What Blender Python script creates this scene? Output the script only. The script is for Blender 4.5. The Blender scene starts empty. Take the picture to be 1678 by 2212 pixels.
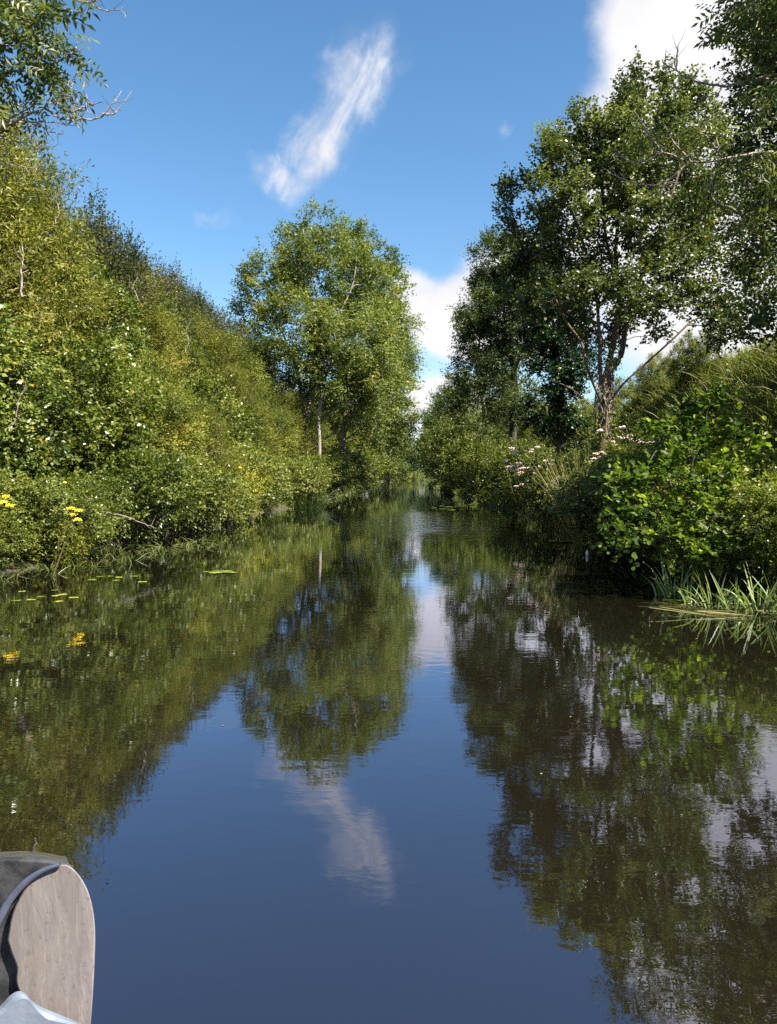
import bpy, math
import numpy as np
from mathutils import Vector, Matrix

# ------------------------------------------------------------------ camera
sc = bpy.context.scene
col = sc.collection
FPX, CXP, CYP = 1661.0, 839.0, 1105.5          # photograph seen at 1678 x 2211
CAM = Vector((0.0, 0.0, 1.7))
cam_d = bpy.data.cameras.new('camera')
cam = bpy.data.objects.new('camera', cam_d)
col.objects.link(cam)
cam_d.sensor_fit = 'VERTICAL'
cam_d.sensor_height = 36.0
cam_d.lens = 36.0 * FPX / 2211.0
cam_d.clip_start = 0.05
cam_d.clip_end = 6000
cam.location = CAM
cam.rotation_euler = (math.radians(90 - 2.87), 0, math.radians(1.41))
sc.camera = cam
ROT = cam.rotation_euler.to_matrix()

def ray(px, py):
    return ROT @ Vector(((px - CXP) / FPX, (CYP - py) / FPX, -1.0))
def U(px, py, Y):
    """point seen at (px, py) that lies Y metres ahead"""
    d = ray(px, py)
    return np.array(CAM + d * (Y / d.y))
def azel(px, py):
    d = ray(px, py).normalized()
    return math.atan2(d.x, d.y), math.asin(d.z)

# ------------------------------------------------------------------ light
SUN_EL, SUN_AZ = 46.0, 126.0        # azimuth clockwise from straight ahead (+Y)
s_dir = Vector((math.sin(math.radians(SUN_AZ)) * math.cos(math.radians(SUN_EL)),
                math.cos(math.radians(SUN_AZ)) * math.cos(math.radians(SUN_EL)),
                math.sin(math.radians(SUN_EL))))
sun_d = bpy.data.lights.new('sun', 'SUN')
sun_d.energy = 5.0
sun_d.angle = math.radians(0.5)
sun_d.color = (1.0, 0.93, 0.80)
sun = bpy.data.objects.new('sun', sun_d)
col.objects.link(sun)
sun.rotation_euler = s_dir.to_track_quat('Z', 'Y').to_euler()

sc.view_settings.view_transform = 'Standard'
sc.view_settings.look = 'None'
sc.view_settings.exposure = 1.65
sc.view_settings.gamma = 1.0
sc.render.engine = 'CYCLES'
cy = sc.cycles
cy.max_bounces = 7
cy.diffuse_bounces = 4
cy.glossy_bounces = 3
cy.transmission_bounces = 4
cy.transparent_max_bounces = 4
cy.caustics_reflective = False
cy.caustics_refractive = False
cy.use_denoising = False
cy.sample_clamp_indirect = 6.0

class NT:
    """small helper to write node graphs"""
    def __init__(self, tree):
        self.t = tree; self.n = tree.nodes; self.l = tree.links
    def node(self, typ, ins=None, **props):
        nd = self.n.new(typ)
        for k, v in props.items():
            setattr(nd, k, v)
        for k, v in (ins or {}).items():
            s = nd.inputs[k]
            if isinstance(v, bpy.types.NodeSocket):
                self.l.new(v, s)
            else:
                s.default_value = v
        return nd
    def m(self, op, a, b=0.0, c=0.0, clamp=False):
        nd = self.node('ShaderNodeMath', {0: a, 1: b, 2: c}, operation=op)
        nd.use_clamp = clamp
        return nd.outputs[0]
    def vm(self, op, a, b=None):
        ins = {0: a}
        if b is not None: ins[1] = b
        return self.node('ShaderNodeVectorMath', ins, operation=op)
    def step(self, x, lo, hi):
        nd = self.node('ShaderNodeMapRange', {0: x, 1: lo, 2: hi, 3: 0.0, 4: 1.0}, interpolation_type='SMOOTHSTEP')
        return nd.outputs[0]
    def mixc(self, f, a, b, mode='MIX'):
        nd = self.node('ShaderNodeMix', data_type='RGBA', blend_type=mode)
        for i, v in ((0, f), (6, a), (7, b)):
            if isinstance(v, bpy.types.NodeSocket): self.l.new(v, nd.inputs[i])
            else: nd.inputs[i].default_value = v if i == 0 else (*v, 1.0)
        return nd.outputs[2]
    def ramp(self, f, stops, interp='LINEAR'):
        nd = self.node('ShaderNodeValToRGB', {0: f})
        cr = nd.color_ramp; cr.interpolation = interp
        while len(cr.elements) < len(stops): cr.elements.new(0.5)
        for e, (p, c) in zip(cr.elements, stops):
            e.position = p; e.color = (*c, 1.0)
        return nd.outputs[0]
    def noise(self, vec, scale, detail=4.0, rough=0.5, dist=0.0):
        return self.node('ShaderNodeTexNoise', {'Vector': vec, 'Scale': scale, 'Detail': detail, 'Roughness': rough, 'Distortion': dist})

world = bpy.data.worlds.new('World')
sc.world = world
world.use_nodes = True
w = NT(world.node_tree)
w.n.clear()
sky = w.node('ShaderNodeTexSky', sky_type='NISHITA', sun_disc=False)
sky.sun_elevation = math.radians(SUN_EL)
sky.sun_rotation = math.radians(SUN_AZ)
sky.air_density = 1.0
sky.dust_density = 0.6
sky.ozone_density = 2.0
tc = w.node('ShaderNodeTexCoord')
gen = tc.outputs['Generated']
sep = w.node('ShaderNodeSeparateXYZ', {0: gen})
az = w.m('ARCTAN2', sep.outputs[0], sep.outputs[1])
el = w.m('ARCSINE', sep.outputs[2])
ae = w.node('ShaderNodeCombineXYZ', {0: az, 1: el, 2: 0.0}).outputs[0]
# ragged edges: the angular position is displaced by noise before the cloud shapes are measured
n1 = w.noise(gen, 9.0, 7.0, 0.6)
n2 = w.noise(gen, 30.0, 6.0, 0.65)
n1c = w.vm('SUBTRACT', n1.outputs[1], (0.5, 0.5, 0.5)).outputs[0]
n2c = w.vm('SUBTRACT', n2.outputs[1], (0.5, 0.5, 0.5)).outputs[0]
def warp(amp1, amp2):
    a = w.vm('MULTIPLY', n1c, (amp1, amp1, 0)).outputs[0]
    b = w.vm('MULTIPLY', n2c, (amp2, amp2, 0)).outputs[0]
    return w.vm('ADD', w.vm('ADD', ae, a).outputs[0], b).outputs[0]
wp_soft = warp(0.10, 0.03)
wp_crisp = warp(0.06, 0.02)
def cloud(px, py, rx, ry, rot, soft, dens, src):
    a, e = azel(px, py)
    mp = w.node('ShaderNodeMapping', {'Vector': src}, vector_type='TEXTURE')
    mp.inputs['Location'].default_value = (a, e, 0)
    mp.inputs['Rotation'].default_value = (0, 0, math.radians(rot))
    mp.inputs['Scale'].default_value = (rx / FPX, ry / FPX, 1)
    flat = w.vm('MULTIPLY', mp.outputs[0], (1, 1, 0)).outputs[0]
    d = w.vm('LENGTH', flat).outputs['Value']
    return w.m('MULTIPLY', w.step(d, 1.0, 1.0 - soft), dens)
wm = w.node('ShaderNodeMapping', {'Vector': ae}, vector_type='TEXTURE')
wm.inputs['Rotation'].default_value = (0, 0, math.radians(62)); wm.inputs['Scale'].default_value = (.095, .045, 1)
wn = w.noise(wm.outputs[0], 1.0, 8.0, .56, .5).outputs[0]
wisp = w.m('ADD', .22, w.m('MULTIPLY', w.step(wn, .25, .75), 1.0))
dens = None
for c in [  # px, py, rx, ry, rotation, softness, density
    (1620, 60, 310, 300, 0, 0.25, 1.0, wp_crisp), (1500, 420, 300, 330, 0, 0.3, 1.0, wp_crisp), (1700, 600, 420, 260, 0, 0.3, 1.0, wp_crisp),
    (1000, 690, 170, 112, 0, 0.35, 1.0, wp_crisp), (900, 640, 90, 70, 0, 0.5, 0.9, wp_crisp), (1150, 640, 200, 150, 0, 0.4, 1.0, wp_crisp),
    (960, 880, 130, 75, 0, 0.4, 1.0, wp_crisp), (930, 810, 60, 20, 0, 0.8, 0.6, wp_soft),
    (775, 180, 165, 95, 45, 0.98, 0.90, wp_soft), (690, 300, 165, 95, 55, 0.98, 1.0, wp_soft), (600, 390, 85, 60, 150, 0.98, 0.85, wp_soft),
    (465, 478, 75, 28, 0, 0.98, 0.75, wp_soft), (1090, 275, 30, 24, 30, 0.95, 0.4, wp_soft), (700, 420, 150, 60, 30, 0.98, 0.15, wp_soft),
    (870, 130, 60, 40, 40, 0.98, 0.25, wp_soft)]:
    k = cloud(*c)
    if c[7] is wp_soft: k = w.step(w.m('MULTIPLY', k, wisp), .02, 1.10)
    dens = k if dens is None else w.m('MAXIMUM', dens, k)
# scattered cumulus in the half of the sky behind the camera
back = w.m('MULTIPLY', w.step(sep.outputs[1], -0.05, -0.3), w.step(w.noise(gen, 2.4, 6.0, 0.55).outputs[0], 0.5, 0.62))
dens = w.m('MAXIMUM', dens, back)
dens = w.m('MULTIPLY', dens, w.step(sep.outputs[2], -0.02, 0.02))
body = w.noise(gen, 7.0, 5.0, 0.5).outputs[0]
white = w.mixc(w.step(body, 0.35, 0.62), (0.83, 0.82, 0.855), (0.96, 0.95, 0.96))
SKY = 0.066
white = w.vm('SCALE', white)
white.inputs['Scale'].default_value = 0.355 / SKY
skyc = w.node('ShaderNodeHueSaturation', {'Hue': 0.495, 'Saturation': 1.20, 'Value': 1.0, 'Fac': 1.0, 'Color': sky.outputs[0]}).outputs[0]
skymix = w.mixc(dens, skyc, white.outputs[0])
bg = w.node('ShaderNodeBackground', {'Color': skymix, 'Strength': SKY})
wo = w.node('ShaderNodeOutputWorld', {'Surface': bg.outputs[0]})

# ------------------------------------------------------------------ helpers
RNG = np.random.default_rng(7)

def tag(o, label=None, cat=None, group=None, kind=None):
    if label: o['label'] = label
    if cat: o['category'] = cat
    if group: o['group'] = group
    if kind: o['kind'] = kind
    return o
def empty(name, loc, label, cat, group=None):
    o = bpy.data.objects.new(name, None)
    col.objects.link(o)
    o.location = [float(v) for v in loc]
    o.empty_display_size = 0.2
    return tag(o, label, cat, group)
def mesh_obj(name, V, F, mat, parent=None, tint=None, smooth=False, world=True):
    """V (n,3); F a list of (m,k) index arrays; coordinates in world space, moved under the parent"""
    V = np.asarray(V, dtype=np.float64)
    if parent is not None and world:
        V = V - np.array(parent.location)
    if not isinstance(F, (list, tuple)): F = [F]
    F = [np.asarray(f, dtype=np.int64) for f in F if len(f)]
    me = bpy.data.meshes.new(name)
    me.vertices.add(len(V)); me.vertices.foreach_set('co', V.astype(np.float32).ravel())
    nl = sum(f.size for f in F); npo = sum(len(f) for f in F)
    me.loops.add(nl); me.polygons.add(npo)
    me.loops.foreach_set('vertex_index', np.concatenate([f.ravel() for f in F]).astype(np.int32))
    tot = np.concatenate([np.full(len(f), f.shape[1]) for f in F])
    st = np.concatenate([[0], np.cumsum(tot)[:-1]])
    me.polygons.foreach_set('loop_start', st.astype(np.int32))
    me.polygons.foreach_set('loop_total', tot.astype(np.int32))
    me.polygons.foreach_set('use_smooth', np.full(npo, smooth))
    me.update(calc_edges=True)
    if tint is not None:
        a = me.attributes.new('tint', 'FLOAT', 'FACE')
        a.data.foreach_set('value', np.asarray(tint, dtype=np.float32))
    me.materials.append(mat)
    o = bpy.data.objects.new(name, me)
    col.objects.link(o)
    if parent is not None: o.parent = parent
    return o
def nrm(v):
    return v / np.maximum(np.linalg.norm(v, axis=-1, keepdims=True), 1e-9)

class Geo:
    """collects several pieces into one mesh"""
    def __init__(self): self.V = []; self.F = {}; self.n = 0; self.T = {}
    def add(self, V, F, tint=0.5):
        V = np.asarray(V, float); F = np.asarray(F, int)
        if len(V) == 0: return self
        self.V.append(V); k = F.shape[1]
        self.F.setdefault(k, []).append(F + self.n)
        t = np.full(len(F), tint) if np.isscalar(tint) else np.asarray(tint)
        self.T.setdefault(k, []).append(t)
        self.n += len(V); return self
    def build(self, name, mat, parent=None, smooth=False, world=True):
        ks = sorted(self.F)
        return mesh_obj(name, np.concatenate(self.V), [np.concatenate(self.F[k]) for k in ks], mat, parent,
                        np.concatenate([np.concatenate(self.T[k]) for k in ks]), smooth, world)

def frames(D):
    D = nrm(D); up = np.where(np.abs(D[:, 2:3]) > 0.9, [[1.0, 0, 0]], [[0, 0, 1.0]])
    a = nrm(np.cross(up, D)); return a, np.cross(D, a)
def segs(P0, P1, R0, R1, D0, D1, k=5):
    """tapered prisms between pairs of points, ring orientation given at both ends"""
    P0, P1 = np.asarray(P0, float), np.asarray(P1, float); n = len(P0)
    ang = np.arange(k) * 2 * math.pi / k
    a0, b0 = frames(np.asarray(D0, float)); a1, b1 = frames(np.asarray(D1, float))
    c, s = np.cos(ang)[None, :, None], np.sin(ang)[None, :, None]
    r0 = P0[:, None] + (a0[:, None] * c + b0[:, None] * s) * np.asarray(R0)[:, None, None]
    r1 = P1[:, None] + (a1[:, None] * c + b1[:, None] * s) * np.asarray(R1)[:, None, None]
    V = np.concatenate([r0, r1], 1).reshape(-1, 3)
    i = np.arange(k); j = (i + 1) % k
    q = np.stack([i, j, j + k, i + k], 1)
    F = (q[None] + (np.arange(n) * 2 * k)[:, None, None]).reshape(-1, 4)
    return V, F
def tube(P, R, k=6, cap=True):
    P = np.asarray(P, float); R = np.full(len(P), R) if np.isscalar(R) else np.asarray(R, float)
    T = np.gradient(P, axis=0)
    ang = np.arange(k) * 2 * math.pi / k
    a, b = frames(T)
    V = (P[:, None] + (a[:, None] * np.cos(ang)[None, :, None] + b[:, None] * np.sin(ang)[None, :, None]) * R[:, None, None]).reshape(-1, 3)
    i = np.arange(k); j = (i + 1) % k
    F = np.concatenate([np.stack([i, j, j + k, i + k], 1) + m * k for m in range(len(P) - 1)])
    return V, F
def spline(pts, n):
    """Catmull-Rom through the points, n samples per span"""
    P = np.asarray(pts, float)
    if len(P) < 3:
        return np.array([P[0] + (P[-1] - P[0]) * t for t in np.linspace(0, 1, n + 1)])
    Q = np.concatenate([[2 * P[0] - P[1]], P, [2 * P[-1] - P[-2]]])
    out = []
    for i in range(1, len(Q) - 2):
        for t in np.linspace(0, 1, n, endpoint=False):
            p0, p1, p2, p3 = Q[i - 1:i + 3]
            out.append(0.5 * (2 * p1 + (p2 - p0) * t + (2 * p0 - 5 * p1 + 4 * p2 - p3) * t * t + (3 * p1 - p0 - 3 * p2 + p3) * t ** 3))
    out.append(P[-1]); return np.array(out)

# ------------------------------------------------------------------ leaves
TPL = {  # (along, across, lift), faces
    'oval': (np.array([(0, 0, 0), (.45, .27, .05), (1, 0, -.05), (.45, -.27, .05)]), np.array([(0, 1, 2, 3)])),
    'wide': (np.array([(0, 0, 0), (.4, .4, .07), (1, 0, -.04), (.4, -.4, .07)]), np.array([(0, 1, 2, 3)])),
    'narrow': (np.array([(0, 0, 0), (.45, .15, .04), (1, 0, -.1), (.45, -.15, .04)]), np.array([(0, 1, 2, 3)])),
    'round': (np.array([(0, 0, 0), (.28, .36, .09), (.75, .40, .08), (1, .05, -.02), (.78, -.38, .08), (.28, -.36, .09)]),
              np.array([(0, 1, 2, 3), (0, 3, 4, 5)])),
    'lance': (np.array([(0, 0, 0), (.3, .17, .05), (.7, .14, .03), (1, 0, -.1), (.7, -.14, .03), (.3, -.17, .05)]),
              np.array([(0, 1, 2, 3), (0, 3, 4, 5)])),
}
# a pinnate leaf: seven leaflets on a drooping stalk
def _pinnate():
    V, F = [], []
    for t, s in ((.3, 1), (.3, -1), (.55, 1), (.55, -1), (.8, 1), (.8, -1), (.92, 0)):
        d = np.array([.45, s * .9]) if s else np.array([1.0, 0]); d /= np.linalg.norm(d); p = np.array([-d[1], d[0]])
        L = .33 if s else .36; b = np.array([t, 0])
        q = [b, b + d * L * .5 + p * .065, b + d * L, b + d * L * .5 - p * .065]
        n = len(V)
        for i, a in enumerate(q): V.append((a[0], a[1], -.12 * a[0] ** 2 - (.08 if i == 2 else 0)))
        F.append((n, n + 1, n + 2, n + 3))
    return np.array(V), np.array(F)
TPL['pinnate'] = _pinnate()

AREA = {'oval': .27, 'wide': .40, 'narrow': .15, 'round': .50, 'lance': .22, 'pinnate': .15}
DEBUG = False
def leaf_mesh(P, A, N, S, tpl):
    """P base, A axis, N normal, S size for each leaf"""
    TV, TF = TPL[tpl]
    A = nrm(A); N = nrm(N - A * np.sum(N * A, 1, keepdims=True)); W = np.cross(N, A)
    V = P[:, None] + (A[:, None] * TV[None, :, 0:1] + W[:, None] * TV[None, :, 1:2] + N[:, None] * TV[None, :, 2:3]) * S[:, None, None]
    k = len(TV)
    F = (TF[None] + (np.arange(len(P)) * k)[:, None, None]).reshape(-1, 4)
    return V.reshape(-1, 3), F, len(TF)
def twig_leaves(C, D, L, k, size, tpl, rng, ctint, droop=0.25, updir=0.55, side=0.9, t0=0.15):
    """k leaves along each twig (start C, direction D, length L)"""
    T = len(C); D = nrm(D)
    t = (t0 + (1 - t0) * (np.arange(k)[None] + rng.random((T, k))) / k)
    pos = C[:, None] + D[:, None] * (L[:, None] * t)[..., None]
    pos[..., 2] -= droop * (L[:, None] * t ** 2) * .6
    up = np.array([0, 0, 1.0])
    S = nrm(np.cross(D, up) + rng.normal(0, .25, (T, 3)))
    sg = np.where((np.arange(k) % 2) == 0, 1.0, -1.0)[None, :, None]
    A = D[:, None] * .6 + S[:, None] * sg * side + rng.normal(0, .38, (T, k, 3)) - up * droop
    N = up * updir + D[:, None] * .35 + rng.normal(0, .5, (T, k, 3))
    sz = size * rng.uniform(.65, 1.2, (T, k))
    tint = np.clip(ctint[:, None] + rng.normal(0, .13, (T, k)), 0, .93)
    tint = np.where(rng.random((T, k)) < .012, .99, tint)
    V, F, m = leaf_mesh(pos.reshape(-1, 3), A.reshape(-1, 3), N.reshape(-1, 3), sz.ravel(), tpl)
    return V, F, np.repeat(tint.ravel(), m)

def sample_blobs(blobs, spacing, rng, shell=0.5):
    """cluster centres in a union of ellipsoids; blobs: (centre, (rx, ry, rz))"""
    out = []
    for c, r in blobs:
        c = np.asarray(c, float); r = np.asarray(r, float)
        vol = 4.19 * r[0] * r[1] * r[2]
        n = max(4, int(vol / spacing ** 3 * 0.75))
        cand = nrm(rng.normal(size=(n * 2, 3))) * (rng.uniform(shell ** 3, 1, (n * 2, 1)) ** (1 / 3)) * rng.uniform(.86, 1.08, (n * 2, 1))
        P = c + cand * r
        keep = []
        for p in P:
            if len(keep) >= n: break
            if not keep or np.min(np.sum((np.array(keep[-400:]) - p) ** 2, 1)) > (spacing * .62) ** 2: keep.append(p)
        out.append(np.array(keep))
    P = np.concatenate(out)
    # thin the overlap of neighbouring blobs
    keep = np.ones(len(P), bool)
    for i in range(1, len(P)):
        d = np.sum((P[:i] - P[i]) ** 2, 1)
        if np.any((d < (spacing * .5) ** 2) & keep[:i]): keep[i] = False
    return P[keep]

def skeleton(limbs, C, rng, base_r, tip_r, bf=0.35, wob=0.06):
    """limbs: polylines (first one starts at the ground, others start on an earlier one); C: clusters to reach.
    Returns tube segments split in trunk (limbs) and branches."""
    P, par, isl = [], [], []
    for li, L in enumerate(limbs):
        pts = spline(L, 6)
        if li:
            d = np.sum((np.array(P) - pts[0]) ** 2, 1); prev = int(np.argmin(d)); pts = pts[1:]
        else: prev = -1
        for p in pts:
            P.append(p); par.append(prev); isl.append(True); prev = len(P) - 1
    P = np.array(P); n0 = len(P)
    N = len(C)
    pl = np.zeros(n0)
    for i in range(1, n0): pl[i] = pl[par[i]] + np.linalg.norm(P[i] - P[par[i]])
    allP = np.concatenate([P, C]); path = np.concatenate([pl, np.zeros(N)])
    start = max(1, int(n0 * .12))
    src = np.arange(start, n0)
    # Prim's tree with a path-length penalty
    dm = np.linalg.norm(C[:, None] - P[None, src], axis=2) + np.maximum(0, P[None, src, 2] - C[:, None, 2]) * .6
    cost = dm + bf * pl[None, src]
    best = src[np.argmin(cost, 1)]; bc = np.min(cost, 1)
    done = np.zeros(N, bool); par = list(par) + [-1] * N
    for _ in range(N):
        i = int(np.argmin(np.where(done, 1e9, bc)))
        done[i] = True; g = n0 + i; par[g] = int(best[i])
        path[g] = path[par[g]] + np.linalg.norm(allP[g] - allP[par[g]])
        c2 = np.linalg.norm(C - C[i], axis=1) + bf * path[g] + np.maximum(0, C[i, 2] - C[:, 2]) * .6
        up = (~done) & (c2 < bc); best[up] = g; bc[up] = c2[up]
    par = np.array(par); M = len(par)
    cnt = np.zeros(M); order = np.argsort(-path, kind='stable')
    kids = [[] for _ in range(M)]
    for i in range(M):
        if par[i] >= 0: kids[par[i]].append(i)
    cnt[:] = 0
    for i in order:
        cnt[i] += 1 if not kids[i] else 0
        if par[i] >= 0: cnt[par[i]] += cnt[i]
    cnt = np.maximum(cnt, 1)
    p_ = math.log(base_r / tip_r) / max(math.log(cnt.max()), 1e-3)
    R = tip_r * cnt ** p_
    R[:n0] = np.maximum(R[:n0], tip_r * 1.6)
    Tn = np.zeros((M, 3)); main = np.full(M, -1)
    for i in range(M):
        if kids[i]: main[i] = max(kids[i], key=lambda k: cnt[k])
        a = allP[par[i]] if par[i] >= 0 else allP[i] - [0, 0, 1]
        b = allP[main[i]] if main[i] >= 0 else allP[i] + (allP[i] - a)
        Tn[i] = b - a
    Tn = nrm(Tn)
    G = {True: Geo(), False: Geo()}
    rows = {True: [], False: []}
    for i in range(M):
        p = par[i]
        if p < 0: continue
        e = allP[i] - allP[p]; L = np.linalg.norm(e)
        t0 = Tn[p] if main[p] == i else nrm(e * .8 / max(L, 1e-6) + Tn[p] * .6 + np.array([0, 0, -.1]))
        r0 = R[p] if main[p] == i else min(R[p], R[i] * 1.25)
        m = 1 if i < n0 else 3
        prev = allP[p]; pd = t0; pr = r0
        for k in range(1, m + 1):
            t = k / m
            h = (2*t**3-3*t**2+1)*allP[p] + (t**3-2*t**2+t)*t0*L + (-2*t**3+3*t**2)*allP[i] + (t**3-t**2)*Tn[i]*L
            if k < m: h = h + rng.normal(0, wob, 3) * min(L, 1.0)
            d = Tn[i] if k == m else nrm(h - prev)
            rr = r0 + (R[i] - r0) * t
            rows[i < n0].append((prev, h, pr, rr, pd, d)); prev, pd, pr = h, d, rr
    for key in (True, False):
        if rows[key]:
            a = list(zip(*rows[key]))
            V, F = segs(np.array(a[0]), np.array(a[1]), np.array(a[2]), np.array(a[3]), np.array(a[4]), np.array(a[5]), 7 if key else 4)
            G[key].add(V, F)
    dirs = nrm(C - allP[par[n0:]]) if N else C
    return G[True], G[False], dirs

# ------------------------------------------------------------------ materials
def new_mat(name):
    m = bpy.data.materials.new(name); m.use_nodes = True
    t = NT(m.node_tree); t.n.clear()
    return m, t
def leaf_mat(name, dark, mid, light, odd=(0.30, 0.22, 0.02), rough=0.46, trans=0.38, spec=0.4, vary=0.25):
    m, t = new_mat(name)
    a = t.node('ShaderNodeAttribute', attribute_name='tint').outputs['Fac']
    r = t.node('ShaderNodeObjectInfo').outputs['Random']
    f = t.m('ADD', a, t.m('MULTIPLY', t.m('SUBTRACT', r, 0.5), vary * t_if(a)))
    c = t.ramp(f, [(0.0, dark), (0.45, mid), (0.85, light), (0.95, light), (0.975, odd)])
    tr = t.vm('MULTIPLY', c, (1.25, 1.35, 0.55)).outputs[0]
    b = t.node('ShaderNodeBsdfPrincipled', {'Base Color': c, 'Roughness': rough, 'Specular IOR Level': spec})
    tl = t.node('ShaderNodeBsdfTranslucent', {'Color': tr})
    mx = t.node('ShaderNodeMixShader', {0: trans, 1: b.outputs[0], 2: tl.outputs[0]})
    t.node('ShaderNodeOutputMaterial', {'Surface': mx.outputs[0]})
    return m
def t_if(_): return 1.0
def bark_mat(name, c1, c2, scale=14.0, rough=0.85, moss=None):
    m, t = new_mat(name)
    g = t.node('ShaderNodeNewGeometry').outputs['Position']
    mp = t.node('ShaderNodeMapping', {'Vector': g, 'Scale': (1, 1, 0.25)}).outputs[0]
    n = t.noise(mp, scale, 6.0, 0.65)
    c = t.mixc(t.step(n.outputs[0], 0.35, 0.65), c1, c2)
    if moss:
        n3 = t.noise(g, 2.0, 5.0, 0.6)
        c = t.mixc(t.step(n3.outputs[0], 0.5, 0.62), c, moss)
    bp = t.node('ShaderNodeBump', {'Height': n.outputs[0], 'Strength': 0.6, 'Distance': 0.03})
    b = t.node('ShaderNodeBsdfPrincipled', {'Base Color': c, 'Roughness': rough, 'Normal': bp.outputs[0]})
    t.node('ShaderNodeOutputMaterial', {'Surface': b.outputs[0]})
    return m
def plain_mat(name, c, rough=0.6, c2=None, scale=8.0, metal=0.0, bump=0.0):
    m, t = new_mat(name)
    g = t.node('ShaderNodeNewGeometry').outputs['Position']
    n = t.noise(g, scale, 5.0, 0.6)
    cc = t.mixc(t.step(n.outputs[0], 0.35, 0.65), c, c2 or tuple(x * .75 for x in c))
    ins = {'Base Color': cc, 'Roughness': rough, 'Metallic': metal}
    if bump:
        ins['Normal'] = t.node('ShaderNodeBump', {'Height': n.outputs[0], 'Strength': bump, 'Distance': 0.01}).outputs[0]
    b = t.node('ShaderNodeBsdfPrincipled', ins)
    t.node('ShaderNodeOutputMaterial', {'Surface': b.outputs[0]})
    return m

M = {}
M['scrub'] = leaf_mat('scrub_leaves', (.026, .044, .005), (.125, .155, .018), (.300, .300, .060))
M['willow'] = leaf_mat('willow_leaves', (.050, .070, .010), (.165, .175, .022), (.300, .270, .055))
M['bramble'] = leaf_mat('bramble_leaves', (.030, .050, .007), (.115, .145, .020), (.260, .275, .070), rough=.35)
M['dogwood'] = leaf_mat('glossy_shrub_leaves', (.018, .036, .006), (.090, .130, .016), (.240, .270, .060), rough=.30, trans=.28, spec=.6)
M['weed'] = leaf_mat('yellow_weed_leaves', (.10, .12, .012), (.26, .28, .03), (.42, .40, .08))
M['haw'] = leaf_mat('hawthorn_leaves', (.020, .030, .010), (.055, .065, .022), (.115, .105, .050), odd=(.12, .03, .01))
M['ash'] = leaf_mat('ash_leaves', (.032, .052, .008), (.112, .148, .024), (.250, .265, .065), vary=.15)
M['alder'] = leaf_mat('alder_leaves', (.022, .038, .010), (.090, .115, .030), (.240, .260, .090), rough=.34, spec=.6, trans=.36, vary=.1)
M['young_alder'] = leaf_mat('young_alder_leaves', (.035, .072, .010), (.115, .170, .018), (.290, .350, .055), rough=.4, trans=.6, vary=.1)
M['ivy'] = leaf_mat('ivy_leaves', (.008, .022, .006), (.016, .040, .010), (.040, .075, .018), rough=.28, trans=.15)
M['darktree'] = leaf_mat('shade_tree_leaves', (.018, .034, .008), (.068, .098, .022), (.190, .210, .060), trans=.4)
M['far'] = leaf_mat('far_tree_leaves', (.030, .056, .014), (.062, .100, .022), (.120, .150, .036))
M['pale'] = leaf_mat('pale_seed_leaves', (.09, .085, .045), (.16, .15, .085), (.26, .24, .15), odd=(.3, .2, .1))
M['grass'] = leaf_mat('bank_grass', (.035, .070, .010), (.095, .135, .022), (.230, .215, .070), odd=(.35, .28, .12), rough=.5)
M['straw'] = leaf_mat('straw', (.15, .13, .04), (.28, .24, .08), (.42, .38, .16), odd=(.3, .28, .1), rough=.5, trans=.25)
M['reed'] = leaf_mat('reed_blades', (.06, .12, .035), (.15, .24, .07), (.34, .40, .18), rough=.4, trans=.3)
M['yellow'] = plain_mat('yellow_petals', (.95, .74, .01), .6, (.85, .58, .0))
M['pinkish'] = plain_mat('faded_pink_florets', (.78, .60, .56), .8, (.60, .44, .40), 30)
M['stem'] = plain_mat('green_stem', (.10, .13, .03), .6, (.16, .12, .04))
M['lily'] = leaf_mat('lily_pad', (.06, .11, .02), (.14, .18, .03), (.32, .34, .05), rough=.3, trans=.05)
M['bark'] = bark_mat('grey_bark', (.10, .085, .065), (.24, .21, .165))
M['bark_alder'] = bark_mat('alder_bark', (.075, .042, .028), (.20, .115, .078), moss=(.09, .085, .035))
M['bark_pale'] = bark_mat('pale_bark', (.15, .13, .10), (.31, .28, .225))
M['bark_dark'] = bark_mat('dark_bark', (.03, .025, .02), (.09, .075, .055))
M['twig'] = bark_mat('bare_twig', (.16, .125, .11), (.34, .28, .25), 20)
M['dirt'] = None

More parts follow.
